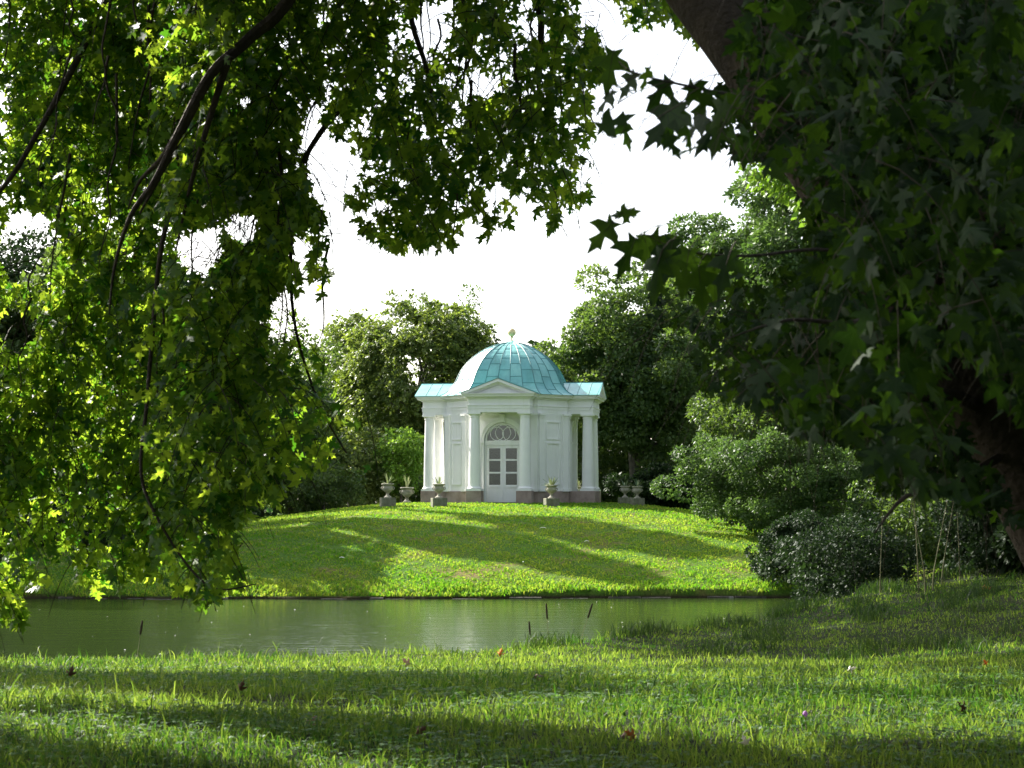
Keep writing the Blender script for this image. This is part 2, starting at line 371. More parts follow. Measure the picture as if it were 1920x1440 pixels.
# pilasters at the body corners and door surrounds
def slab(mb, a, b, out, z0, z1, th):
    """slab along a-b, thickness th towards out, sunk 1 cm"""
    a = Vector(a); b = Vector(b); o = Vector(out).normalized()
    mb.prism([tuple(a-o*.01), tuple(b-o*.01), tuple(b+o*th), tuple(a+o*th)][::1], z0, z1)
for k in range(4):
    ax_ = rot4(k, 0, -1); C1 = Vector(rot4(k, W, -A)); C2 = Vector(rot4(k, A, -W)); dg = (C2-C1).normalized(); on = Vector((dg.y, -dg.x))
    tx = Vector(rot4(k, 1, 0)); mx_ = Vector(rot4(k, -1, 0)); Cm = Vector(rot4(k, -W, -A))
    for (p0, d0, o0) in ((C1-tx*.004, -tx, Vector(ax_)), (Cm+tx*.004, tx, Vector(ax_)), (C1+dg*.03, dg, on), (C2-dg*.03, -dg, on)):
        pm = MB(); wd = .27
        slab(pm, p0, p0+d0*wd, o0, Z1-.02, Z2-.16, .10); slab(pm, p0-d0*.02, p0+d0*(wd+.02), o0, Z1-.021, Z1+.10, .14)
        slab(pm, p0-d0*.01, p0+d0*(wd+.01), o0, Z2-.20, Z2-.14, .125); slab(pm, p0-d0*.025, p0+d0*(wd+.025), o0, Z2-.10, Z2-.003, .17); slab(pm, p0, p0+d0*wd, o0, Z2-.14, Z2-.10, .11)
        pm.build('pilaster', M['plaster'], T)
    # panels of the diagonal walls
    a, b = C1+dg*.42, C2-dg*.42
    fm = MB()
    for za, zb_ in ((Z1+.25, 2.22), (2.34, 3.1)):
        slab(fm, a, b, on, za, za+.05, .04); slab(fm, a, b, on, zb_-.05, zb_, .04)
        slab(fm, a, a+dg*.05, on, za+.05, zb_-.05, .04); slab(fm, b-dg*.05, b, on, za+.05, zb_-.05, .04)
    fm.build('wall_panel', M['plaster'], T)
    # archivolt and jambs
    am = MB(); n = 24
    for r0, r1, th in ((.79, .90, .06), (.90, .985, .12)):
        vs = []
        for i in range(n+1):
            an = pi*i/n
            for r, yy in ((r0,-A+.01),(r1,-A+.01),(r1,-A-th),(r0,-A-th)):
                x_, y_ = rot4(k, r*cos(an), yy); vs.append((x_, y_, zs+r*sin(an)))
        am.add(vs, [(i*4+j, i*4+(j+1)%4, i*4+4+(j+1)%4, i*4+4+j) for i in range(n) for j in range(4)]+[(0,3,2,1),(n*4,n*4+1,n*4+2,n*4+3)])
        for sx in (-1, 1):
            a_ = rot4(k, sx*r0, -A); b_ = rot4(k, sx*r1, -A); slab(am, a_, b_, ax_, Z1-.15, zs-.06, th)
    for sx in (-1,1):
        a_ = rot4(k, sx*.77, -A); b_ = rot4(k, sx*1.02, -A); slab(am, a_, b_, ax_, zs-.08, zs-.001, .16)
    a_ = rot4(k, -.10, -A); b_ = rot4(k, .10, -A); slab(am, a_, b_, ax_, zs+.79, zs+1.12, .19)
    am.build('door_surround', M['plaster'], T, smooth=True)
    # door with fanlight, set into the opening
    dy = -A+.10
    dm = MB()
    def B(x0,x1,y0,y1,z0,z1, mb=None):
        a_ = rot4(k,x0,y0); b_ = rot4(k,x1,y1)
        (mb or dm).box(min(a_[0],b_[0]),max(a_[0],b_[0]),min(a_[1],b_[1]),max(a_[1],b_[1]),z0,z1)
    B(-.775,.775,dy-.03,dy+.07,zs-.17,zs+.03)                     # transom
    B(-.775,-.70,dy,dy+.07,Z0+.05,zs-.17); B(.70,.775,dy,dy+.07,Z0+.05,zs-.17)
    fr = dm.build('door_frame', M['plaster'], T)
    for sx in (-1, 1):
        lm = MB(); xa, xb = (-.695,-.004) if sx < 0 else (.004,.695)
        def BB(*a): B(*a, mb=lm)
        zt = zs-.175; ps = [(1.53,1.98),(1.00,1.46),(.46,.93)]
        BB(xa,xa+.11,dy,dy+.05,Z0+.08,zt); BB(xb-.11,xb,dy,dy+.05,Z0+.08,zt)
        BB(xa+.11,xb-.11,dy,dy+.05,1.98,zt)
        BB(xa+.11,xb-.11,dy+.005,dy+.045,1.46,1.53); BB(xa+.11,xb-.11,dy+.005,dy+.045,.93,1.00)
        BB(xa+.11,xb-.11,dy,dy+.05,.33,.46); BB(xa+.13,xb-.13,dy-.03,dy+.001,.37,.41)
        BB(xa+.11,xb-.11,dy+.015,dy+.045,Z0+.20,.33); BB(xa+.11,xb-.11,dy,dy+.05,Z0+.08,Z0+.20)
        leaf = lm.build('door', M['plaster'], T)
        for z0_, z1_ in ps:
            g = MB(); B(xa+.11,xb-.11,dy+.022,dy+.028,z0_,z1_, mb=g); g.build('pane', M['glass'], leaf)
    fg = MB(); vs = [(*rot4(k, .66*cos(pi*i/20), dy+.03), zs+.03+.655*sin(pi*i/20)) for i in range(21)]
    vs2 = [(*rot4(k, .66*cos(pi*i/20), dy+.036), zs+.03+.655*sin(pi*i/20)) for i in range(21)]
    fg.add(vs+vs2, [tuple(range(21)), tuple(range(21,42))[::-1]]+[(i,i+1,22+i,21+i) for i in range(20)])
    fan = fg.build('fanlight', M['glass'], T)
    tr = MB()
    def ring(cx, cz, rx_, rz_, a0=0, a1=2*pi, rad=.016, n_=36):
        tr.tube([(*rot4(k, cx+rx_*cos(a0+(a1-a0)*i/n_), dy+.012), cz+rz_*sin(a0+(a1-a0)*i/n_)) for i in range(n_+1)], rad, 5)
    for cx, rr in ((-.255,.275),(0,.32),(.255,.275)): ring(cx, zs+.035+rr, rr, rr)
    ring(0, zs+.03, .715, .70, 0, pi, .05)
    tr.build('fanlight_tracery', M['plaster'], fan, smooth=True)
# entablature
en = MB()
en.prism(foot(0), Z2, Z2+.15); en.prism(foot(.018), Z2+.15, Z2+.27); en.prism(foot(.045), Z2+.27, Z2+.31); en.prism(foot(-.002), Z2+.31, Z2+.56)
en.build('entablature', M['plaster'], T, bevel=.006)
cn = MB()
for o_, a_, b_ in ((.05,.56,.60),(.10,.60,.64),(.20,.64,.71),(.245,.71,.75),(.275,.75,.775)): cn.prism(foot(o_), Z2+a_, Z2+b_)
cn.build('cornice', M['plaster'], T, bevel=.006)
ZE = Z2+.775
# pediments and gable roofs
RZ = .60; HW = PW+.275; DD = PD+.275
for k in range(4):
    def pt(x, y, z): a, b = rot4(k, x, y); return (a, b, z)
    pm = MB()
    pm.add([pt(-HW+.12,-PD+.02,ZE-.01),pt(HW-.12,-PD+.02,ZE-.01),pt(0,-PD+.02,ZE+RZ-.06),pt(-HW+.12,-PD+.2,ZE-.01),pt(HW-.12,-PD+.2,ZE-.01),pt(0,-PD+.2,ZE+RZ-.06)],
           [(0,1,2),(3,5,4),(0,3,4,1),(0,2,5,3),(1,4,5,2)])
    for (th, yo, sc) in ((.12, DD, 1.0), (.17, DD-.09, .985), (.21, DD-.18, .97)):
        for sx in (-1, 1):
            hx = HW*sc
            vs = []
            for yy in (-yo, -PD+.01):
                vs += [pt(sx*hx, yy, ZE-.001), pt(0, yy, ZE+RZ-.012), pt(0, yy, ZE+RZ-th*1.07), pt(sx*(hx-th*2.4), yy, ZE-.001)]
            pm.add(vs, [(0,1,2,3),(7,6,5,4),(0,4,5,1),(1,5,6,2),(2,6,7,3),(3,7,4,0)])
    pm.build('pediment', M['plaster'], T)
    rm = MB(); ov = .02
    for sx in (-1, 1):
        for j in range(7):
            y0_ = -DD-ov + j*.47; y1_ = y0_+.47
            t = random.random()
            rm.add([pt(sx*(HW+ov), y0_, ZE-.002), pt(0, y0_, ZE+RZ), pt(0, y1_, ZE+RZ), pt(sx*(HW+ov), y1_, ZE-.002),
                    pt(sx*(HW+ov), y0_, ZE+.022), pt(0, y0_, ZE+RZ+.026), pt(0, y1_, ZE+RZ+.026), pt(sx*(HW+ov), y1_, ZE+.022)],
                   [(0,3,2,1),(4,5,6,7),(0,1,5,4),(0,4,7,3),(2,3,7,6)], t)
    rr = rm.build('portico_roof', M['copper'], T)
    sm = MB()
    for sx in (-1,1):
        for j in range(1,7):
            y0_ = -DD-ov+j*.47; sm.tube([pt(sx*(HW+ov), y0_, ZE+.03), pt(0, y0_, ZE+RZ+.034)], .011, 5)
    sm.tube([pt(0,-DD-ov,ZE+RZ+.034), pt(0,-DD+3.0,ZE+RZ+.034)], .018, 5)
    sm.build('roof_seam', M['seam'], rr)
# dome
prof = [(2.86,4.205),(2.76,4.245),(2.62,4.33),(2.47,4.46),(2.33,4.64),(2.22,4.84),(2.13,5.06),(2.03,5.27),(1.90,5.48),(1.73,5.70),(1.52,5.92),(1.26,6.13),(.96,6.32),(.62,6.47),(.30,6.555),(.10,6.585)]
def pr_at(z):
    for i in range(len(prof)-1):
        if prof[i][1] <= z <= prof[i+1][1]:
            t = (z-prof[i][1])/(prof[i+1][1]-prof[i][1]); return prof[i][0]+(prof[i+1][0]-prof[i][0])*t
    return prof[-1][0]
oc = octo(1.0, W/A)
dm = MB(); sm = MB()
arcz = [prof[0][1]]
for i in range(1, 25): arcz.append(prof[0][1]+(prof[-1][1]-prof[0][1])*sin(pi/2*i/24)**1.15 if i<24 else prof[-1][1])
for s_ in range(8):
    a = Vector(oc[s_]); b = Vector(oc[(s_+1)%8]); nd = 5 if s_%2 == 0 else 3
    for j in range(nd):
        u0, u1 = a+(b-a)*(j/nd), a+(b-a)*((j+1)/nd)
        # sheets of copper stacked with staggered joints
        cuts = [0]; p = 2 if (j % 2) else 4
        while p < 22: cuts.append(p); p += 4
        cuts.append(24)
        for c0, c1 in zip(cuts[:-1], cuts[1:]):
            t = random.random(); vs = []
            for i in range(c0, c1+1):
                r = pr_at(arcz[i])
                vs += [(u0.x*r,u0.y*r,arcz[i]), (u1.x*r,u1.y*r,arcz[i])]
            dm.add(vs, [(2*i,2*i+1,2*i+3,2*i+2) for i in range(c1-c0)], t)
            if c1 < 21:
                r = pr_at(arcz[c1])+.008; sm.tube([(u0.x*r,u0.y*r,arcz[c1]),(u1.x*r,u1.y*r,arcz[c1])], .010, 4)
        rd = .020 if j == 0 else .012
        sm.tube([(u0.x*(pr_at(z)+.008), u0.y*(pr_at(z)+.008), z+.003) for z in arcz], rd, 5)
dome = dm.build('dome', M['copper'], T); sm.build('dome_seam', M['seam'], dome)
cp = MB(); cp.lathe([(.34,6.545),(.30,6.58),(.14,6.62),(.06,6.66)], 16); cp.build('dome_cap', M['copper'], dome, smooth=True)
fm = MB(); fm.lathe([(.06,6.64),(.035,6.70),(.035,6.78),(.07,6.80),(.07,6.83),(.04,6.85)]+[(.18*sin(pi*(.08+.86*i/10)), 7.02-.18*cos(pi*(.08+.86*i/10))) for i in range(11)]+[(.02,7.21),(.012,7.30)], 18)
fm.build('finial', M['ironmetal'], T, smooth=True)

# ------------------------------------------------------------------ urns with agaves
def urn(px, py, D, label, tall=True, alabel='', sc=1.0, nleaf=16, spread=1.0, dead=False, rz=.2, seed=1):
    p = P(px, py, D); z = h1(p[0], D)
    r = random.Random(seed)
    t = empty('stone_urn', (p[0], D, z), label, 'urn', 'stone urns planted with agaves round the temple', rz)
    ph = .34*sc if tall else .06
    b = MB(); wd = .29*sc if tall else .24*sc
    b.box(-wd,wd,-wd,wd,-.15,ph); b.build('pedestal', M['pedestal'], t, bevel=.02)
    u = MB(); s = sc
    pr = [(.15,0),(.15,.035),(.10,.06),(.055,.11),(.05,.15),(.075,.17),(.06,.19),(.11,.22),(.17,.27),(.205,.33),(.215,.39),(.20,.43),(.18,.455),(.185,.475),(.235,.50),(.255,.52),(.255,.545),(.225,.555),(.205,.52),(.0,.50)]
    u.lathe([(a*s, ph+.002+z_*s) for a, z_ in pr], 24, cap=False)
    bowl = u.build('bowl', M['urn'], t, smooth=True)
    for sx in (-1, 1):
        h_ = MB(); h_.tube([(sx*(.20+.06*sin(pi*i/8))*s, 0, ph+(.30+.15*i/8)*s) for i in range(9)], .018*s, 6); h_.build('handle', M['urn'], bowl, smooth=True)
    a = MB(); zz = 0
    for i in range(nleaf):
        an = i*2.4+r.uniform(-.3,.3); el = r.uniform(.35,1.35) if not dead else r.uniform(.9,1.4)
        el = 1.5-(1.5-el)*spread; ln = r.uniform(.36,.58)*s
        d = Vector((cos(an)*cos(el), sin(an)*cos(el), sin(el))); sd = Vector((-sin(an), cos(an), 0)); up = d.cross(sd)
        vs = []; 
        for q_ in range(6):
            tt = q_/5; wv = .036*s*(1-.15*tt)*(1-tt**2.5)+.001
            c = d*ln*tt + Vector((0,0,-.10*s*tt*tt*cos(el)))
            vs += [c-sd*wv, c+up*(-.010*s), c+sd*wv]
        a.add([v+Vector((0,0,0)) for v in vs], [(3*k_,3*k_+1,3*k_+4,3*k_+3) for k_ in range(5)]+[(3*k_+1,3*k_+2,3*k_+5,3*k_+4) for k_ in range(5)], r.uniform(0,1) if not dead else r.uniform(.6,1))
    ao = a.build('agave', M['agave']); ao.location = (p[0], D, z+ph+.50*s)
    tag(ao, alabel, 'agave', 'agaves growing in the stone urns')
    return t
urn(727, 945, 73.5, 'weathered urn on a cube pedestal, farthest left of the urns on the lawn', True, 'pale spiky agave in the farthest left urn', 1.0, 15, .8, seed=3)
urn(763, 941, 79.0, 'pale stone urn on a low slab behind the farthest left urn', False, 'upright pale agave in the low urn left of the temple', 1.15, 11, .55, True, seed=4)
urn(823, 950, 72.5, 'greenish urn on a cube pedestal before the left portico', True, 'thin agave with few leaves before the left portico', .98, 7, .7, seed=8)
urn(1034, 948, 72.8, 'mossy urn on a narrow pedestal before the right diagonal wall of the temple', True, 'full green agave rosette before the right diagonal wall', .92, 22, 1.15, seed=6)
urn(1086, 939, 84.5, 'urn seen between the columns of the right portico', True, 'pale agave seen between the columns of the right portico', .9, 10, .6, True, seed=7)
urn(1172, 946, 77.0, 'shaded urn on a pedestal under the oak, nearest the right portico', True, 'shaded agave under the oak, nearest the right portico', .85, 12, .9, seed=9)
urn(1195, 946, 75.5, 'shaded urn under the oak, farthest right of all the urns', True, 'shaded agave in the farthest right urn under the oak', .85, 12, 1.0, seed=10)

# ------------------------------------------------------------------ foliage
def unit(v): return v/np.maximum(np.linalg.norm(v, axis=-1, keepdims=True), 1e-9)
def leaves_mesh(name, pos, tip, nrm, size, outline, m, parent=None, tint=None, curl=.25, width=1.0):
    """outline: centre first (fan), 2D rest"""
    n = len(pos); tip = unit(tip); nrm = unit(nrm - tip*np.sum(nrm*tip, -1, keepdims=True)); side = np.cross(tip, nrm)
    o = np.array(outline); k = len(o)
    cr = (curl*rng.uniform(-.3,1.4,(n,1)))
    xx = o[:,0][None]*width; yy = o[:,1][None]
    zz = -cr*(np.abs(xx)*.9 + .7*yy*yy)
    s = size[:,None,None]
    v = pos[:,None,:] + s*(xx[...,None]*side[:,None,:] + yy[...,None]*tip[:,None,:] + zz[...,None]*nrm[:,None,:])
    f = np.array([(0, i, i+1 if i+1 < k else 1) for i in range(1, k)]) if k > 5 else np.array([(0,1,2,3)])
    fs = (f[None]+(np.arange(n)*k)[:,None,None]).reshape(-1, f.shape[1])
    tn = rng.random(n) if tint is None else tint
    ob = npmesh(name, v.reshape(-1,3), fs, np.full(len(fs), f.shape[1]), m, parent, np.repeat(tn, k))
    if k > 5:
        at = ob.data.attributes.new('leafxy', 'FLOAT_VECTOR', 'POINT')
        at.data.foreach_set('vector', np.tile(np.concatenate([o, np.zeros((k,1))], 1), (n,1)).astype(np.float32).ravel())
    return ob
Rs = [(.27,-.10),(.15,.10),(.40,.17),(.56,.40),(.33,.37),(.11,.40),(.16,.52),(.27,.70),(.13,.71)]
MAPLE = [(0,.3),(0,0)]+Rs+[(0,1)]+[(-x,y) for x,y in Rs[::-1]]
RHOMB = [(0,0),(.33,.45),(0,1),(-.33,.45)]

def inpoly(px, py, poly):
    r = np.zeros(len(px), bool); n = len(poly)
    for i in range(n):
        x0,y0 = poly[i]; x1,y1 = poly[(i+1)%n]
        c = ((y0 > py) != (y1 > py)) & (px < (x1-x0)*(py-y0)/((y1-y0) if y1 != y0 else 1e-9)+x0)
        r ^= c
    return r

def crown_points(n, rx, ry, rz, seed, style='oak', clump=1.0, nclump=None, shell=.55, rag=.25):
    g = np.random.default_rng(seed)
    nclump = nclump or max(12, int(9*rx*rz/clump**2))
    d = unit(g.normal(size=(nclump,3))); rr = g.uniform(shell,1,(nclump,1))**.8
    lump = 1+rag*(np.sin(d[:,:1]*5+seed)*np.cos(d[:,2:]*6+seed*2)+.6*np.sin(d[:,1:2]*9+seed*3))
    c = d*rr*lump*np.array([rx,ry,rz])
    c[:,2] = np.where(c[:,2] < 0, c[:,2]*.9, c[:,2])
    rc = clump*g.uniform(.55,1.25,(nclump,1))
    k = g.choice(nclump, n, p=(rc[:,0]**2/np.sum(rc**2)))
    outw = unit(c/np.array([rx,ry,rz])+g.normal(size=c.shape)*.25)
    if style == 'beech':
        ns = nclump*14                                   # drooping sprays
        kc = g.integers(0, nclump, ns); od = unit(outw[kc]*np.array([1,1,.35])+g.normal(size=(ns,3))*.45)
        start = c[kc]+g.normal(size=(ns,3))*rc[kc]*.42; ln = g.uniform(.4,1.15,ns)[:,None]
        j = g.integers(0, ns, n); t = g.uniform(0,1,(n,1))**.8
        pos = start[j]+od[j]*ln[j]*t+np.array([0,0,-1])*ln[j]*.55*t*t+g.normal(size=(n,3))*np.array([.12,.12,.06])*(1.2-t)
        tip = od[j]+np.array([0,0,-.5])+g.normal(size=(n,3))*.5; nr = outw[kc[j]]*.7+np.array([0,0,.5])+g.normal(size=(n,3))*.6
        tint = np.clip(.15+.5*t[:,0]+g.normal(size=n)*.18+.12*(g.random(nclump)[kc[j]]-.5),0,1)
    else:
        dd = unit(g.normal(size=(n,3))+outw[k]*.55); q = g.uniform(.35,1,(n,1))**.5
        pos = c[k]+dd*rc[k]*q*np.array([1,1,.72])
        tip = dd+g.normal(size=(n,3))*.8+np.array([0,0,-.2]); nr = dd*.6+np.array([0,0,.6])+g.normal(size=(n,3))*.55
        tint = np.clip(g.random(nclump)[k]*.5+g.random(n)*.5, 0, 1)
    return pos, tip, nr, tint, c
def tree(name, X, Y, top, bottom, rx, label, m, cat='tree', group=None, n=26000, leaf=.2, style='oak', clump=1.0, seed=1, shell=.5, rag=.25, ry=None, bark='greybark', tr=.22, sink=0, limbs=14, curl=.1):
    z0 = h1(X, Y)-.1-sink; rz = (top-bottom)/2*.93; zc = (top+bottom)/2-z0
    t = empty(name, (X, Y, z0), label, cat, group)
    pos, tip, nr, tint, c = crown_points(n, rx, ry or rx, rz, seed, style, clump, None, shell, rag)
    pos = pos+np.array([0,0,zc]); g = np.random.default_rng(seed+5)
    keep = pos[:,2] > .12
    pos, tip, nr, tint = pos[keep], tip[keep], nr[keep], tint[keep]
    leaves_mesh('crown' if cat == 'tree' else 'foliage', pos, tip, nr, leaf*g.uniform(.6,1.25,len(pos)), RHOMB, m, t, tint, curl, 1.0)
    tm = MB(); r = random.Random(seed); htop = zc+rz*.55
    base = [Vector((r.uniform(-.1,.1)*i, r.uniform(-.1,.1)*i, htop*i/6)) for i in range(7)]
    tm.tube(base, [tr*(1.35 if i == 0 else 1-.12*i) for i in range(7)], 9)
    cc = c[np.argsort(g.random(len(c)))[:limbs]]+np.array([0,0,zc])
    for p in cc:
        hz = max(.3, min(htop*.95, p[2]*.62)); i = min(5, int(hz/htop*6)); s = base[i].lerp(base[i+1], hz/htop*6-i)
        e_ = Vector(p); mid = s.lerp(e_, .5)+Vector((0,0,.12*(e_-s).length))
        tm.tube([s, s.lerp(mid,.55), mid, mid.lerp(e_,.5)+Vector((0,0,.05)), e_], [tr*.42, tr*.34, tr*.25, tr*.14, .015], 6)
    tm.build('trunk' if cat == 'tree' else 'stem', M[bark], t, smooth=True)
    return t
GB = 'broad-leaved trees standing behind the temple'
def sx(px, D): return (px-960)/3490*D
def sz(py, D): return EYE+(930-py)/3490*D
def T_(name, px, D, ytop, ybot, hw, label, m, **k):
    return tree(name, sx(px,D), D, sz(ytop,D), sz(ybot,D), hw/3490*D, label, M[m], **k)
# --- centre left
T_('beech_tree', 785, 100, 552, 930, 128, 'tall beech with yellowish drooping sprays directly left behind the temple dome', 'beech', n=100000, leaf=.20, style='beech', clump=.8, shell=.7, rag=.06, seed=111, group=GB)
T_('beech_tree', 660, 108, 585, 930, 85, 'slightly lower olive beech left of the tall drooping beech', 'beech', n=55000, leaf=.19, style='beech', clump=.7, shell=.65, rag=.06, seed=12, group=GB)
T_('beech_tree', 868, 104, 560, 930, 62, 'thin topped tree just behind the left shoulder of the dome', 'oak', n=38000, leaf=.18, style='beech', clump=.7, shell=.6, rag=.1, seed=13, group=GB)
T_('young_maple', 752, 87, 800, 935, 42, 'small bright green maple shrub behind the left urns', 'bright', cat='shrub', n=6500, leaf=.17, clump=.5, seed=14, rag=.2, limbs=8, tr=.06)
T_('leafy_shrub', 660, 88, 815, 950, 70, 'light green bush behind the lawn left of the bright maple shrub', 'beech', cat='shrub', n=14000, leaf=.16, style='beech', clump=.7, seed=15, limbs=8, tr=.08)
T_('dark_shrub', 775, 91, 850, 950, 75, 'low dark shrub behind the left urns and the bright maple shrub', 'oak', cat='shrub', n=12000, leaf=.16, clump=.6, seed=16, limbs=8, tr=.08)
T_('dark_shrub', 545, 88, 690, 975, 95, 'dark broad bush at the left rim of the mound', 'oak', cat='shrub', n=26000, leaf=.18, clump=.9, seed=17, limbs=10, tr=.12)
T_('dark_shrub', 610, 84, 860, 965, 60, 'low dark bush at the left end of the sunlit lawn', 'oak', cat='shrub', n=9000, leaf=.15, clump=.6, seed=18, limbs=8, tr=.06)
# --- left, behind the maple boughs
T_('oak_tree', 430, 95, 560, 960, 140, 'dark oak seen through the drooping boughs left of the sky gap', 'oak', n=34000, leaf=.22, clump=1.2, seed=19)
T_('oak_tree', 240, 88, 420, 1000, 170, 'large dark oak behind the sunlit left boughs', 'oak', n=40000, leaf=.23, clump=1.3, seed=20)
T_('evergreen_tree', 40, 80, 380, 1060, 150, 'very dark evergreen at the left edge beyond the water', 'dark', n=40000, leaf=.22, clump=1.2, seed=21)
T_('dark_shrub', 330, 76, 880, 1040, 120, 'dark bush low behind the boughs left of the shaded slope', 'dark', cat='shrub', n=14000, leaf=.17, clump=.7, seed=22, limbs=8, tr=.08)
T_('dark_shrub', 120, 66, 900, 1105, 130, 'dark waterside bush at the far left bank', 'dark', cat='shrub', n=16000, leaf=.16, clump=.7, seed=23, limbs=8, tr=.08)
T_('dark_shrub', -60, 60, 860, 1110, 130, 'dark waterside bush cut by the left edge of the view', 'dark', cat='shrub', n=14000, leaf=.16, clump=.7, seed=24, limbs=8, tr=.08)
# --- right of the temple
T_('oak_tree', 1190, 92, 500, 935, 150, 'dark oak with spreading limbs right beside the temple', 'oak', n=85000, leaf=.22, clump=.9, seed=31, rag=.3, shell=.35, tr=.3, limbs=24)
T_('oak_tree', 1085, 99, 640, 935, 75, 'smaller dark oak just right behind the dome', 'oak', n=26000, leaf=.18, clump=.8, seed=32, rag=.3, group=GB)
T_('tall_tree', 1350, 100, 360, 935, 150, 'tall pale green tree rising behind the dark oak', 'grey_leaf', n=110000, leaf=.25, clump=1.15, seed=33, rag=.12)
T_('tall_tree', 1545, 96, 190, 935, 180, 'tallest light green tree half hidden by the near dark boughs', 'grey_leaf', n=110000, leaf=.27, clump=1.3, seed=34, rag=.15)
T_('oak_tree', 1440, 82, 640, 960, 125, 'rounded green oak behind the spreading waterside bush', 'oak', n=34000, leaf=.18, clump=.9, seed=35)
T_('spreading_bush', 1475, 64.5, 805, 1012, 172, 'broad grey green bush spreading over the right of the lawn', 'grey_leaf', cat='shrub', n=62000, leaf=.115, clump=.5, seed=36, limbs=24, tr=.10, rag=.38)
T_('dark_shrub', 1130, 95, 850, 950, 90, 'dark bush behind the right portico', 'oak', cat='shrub', n=14000, leaf=.17, clump=.7, seed=38, limbs=8, tr=.07)
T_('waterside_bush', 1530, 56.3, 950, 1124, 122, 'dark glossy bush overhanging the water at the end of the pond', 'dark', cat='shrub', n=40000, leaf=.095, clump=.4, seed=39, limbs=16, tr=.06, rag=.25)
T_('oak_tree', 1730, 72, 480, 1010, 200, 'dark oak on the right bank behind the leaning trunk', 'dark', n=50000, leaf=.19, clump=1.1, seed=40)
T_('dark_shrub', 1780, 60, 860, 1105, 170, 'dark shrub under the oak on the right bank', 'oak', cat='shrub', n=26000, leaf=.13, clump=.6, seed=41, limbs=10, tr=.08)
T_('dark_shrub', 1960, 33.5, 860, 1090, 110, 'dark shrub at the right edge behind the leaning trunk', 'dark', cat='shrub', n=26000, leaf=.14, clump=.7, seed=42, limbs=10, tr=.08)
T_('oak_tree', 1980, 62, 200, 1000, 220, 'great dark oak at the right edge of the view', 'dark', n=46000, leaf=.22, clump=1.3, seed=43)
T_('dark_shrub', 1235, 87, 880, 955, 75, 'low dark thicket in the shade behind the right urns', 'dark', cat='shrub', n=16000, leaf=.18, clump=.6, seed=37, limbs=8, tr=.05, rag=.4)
T_('tall_tree', 1760, 60, -260, 700, 290, 'huge sunlit tree far behind the dark boughs at the upper right', 'bright', n=70000, leaf=.26, clump=1.4, seed=44, rag=.1)
# --- trees left of the mound that throw the long shadows over the slope
tree('oak_tree', -25, 67, 14, 1.6, 5.0, 'wide dark oak on the far left bank behind the lit boughs', M['dark'], n=34000, leaf=.3, clump=1.2, seed=57)
tree('oak_tree', -16.5, 69, 12.0, 4.2, 3.2, 'round dark oak on the left bank behind the lower boughs', M['oak'], n=40000, leaf=.27, clump=.9, seed=51)
tree('oak_tree', -19.4, 80, 23.5, 14.5, 1.35, 'tall dark oak behind the sunlit boughs at the upper left', M['dark'], n=40000, leaf=.32, clump=.9, seed=52, rag=.3)
tree('oak_tree', -17.6, 84, 25.5, 18.0, 1.4, 'slender high crowned tree behind the upper left boughs', M['dark'], n=16000, leaf=.3, clump=.6, seed=53, rag=.3)
tree('dark_shrub', 6.6, 36.3, 2.5, .7, 1.3, 'dark near bank bush at the tip of the near lawn', M['dark'], 'shrub', n=14000, leaf=.08, clump=.3, seed=55, limbs=8, tr=.03, rag=.35)
tree('dark_shrub', 10.8, 35.5, 4.2, 1.5, 1.6, 'taller dark undergrowth bush behind the foot of the leaning trunk', M['dark'], 'shrub', n=14000, leaf=.10, clump=.4, seed=56, limbs=8, tr=.04)
tree('dark_shrub', 9.0, 34.6, 3.1, 1.5, 1.3, 'low dark undergrowth shrub on the near bank beside the pale stalks', M['dark'], 'shrub', n=9000, leaf=.09, clump=.35, seed=54, limbs=8, tr=.04)

# --- far wood closing the view
_g = np.random.default_rng(88); _n = 90000
_x = _g.uniform(-60, 60, _n); _zt = 9.5+2.2*np.sin(_x*.35)+1.3*np.sin(_x*.9+1)+1.6*np.sin(_x*.13); _z = 1.5+_zt*_g.random(_n)**.8; _y = 126+_g.uniform(-3,3,_n)
o = leaves_mesh('distant_wood', np.stack([_x,_y,_z],-1), _g.normal(size=(_n,3)), _g.normal(size=(_n,3))+np.array([0,-.6,.4]), _g.uniform(.35,.6,_n), RHOMB, M['dark'], None, None, .1)
tag(o, 'dark far wood behind all the trees', 'wood', kind='stuff')
# --- trees of the near bank beside and behind the viewpoint (they keep the near shade dark)
for i, (x_, y_, tp__, rx_) in enumerate([(-6,-11,13,5.5),(3.5,-12,14,6),(12,-6,14,5.5),(12.5,6,13,4.5),(-14,-4,12,5),(14,18,13,4.5),(15,28,13.5,4.6),(16.5,37,14,4.6)]):
    tree('oak_tree', x_, y_, tp__, 1.9, rx_, 'dense oak on the near bank outside the view, ' + ['behind to the left','straight behind','behind to the right','abreast on the right','abreast on the left','ahead on the right','farther ahead on the right','farthest ahead on the right'][i], M['dark'], n=9000, leaf=.75, clump=1.6, seed=70+i, limbs=8)
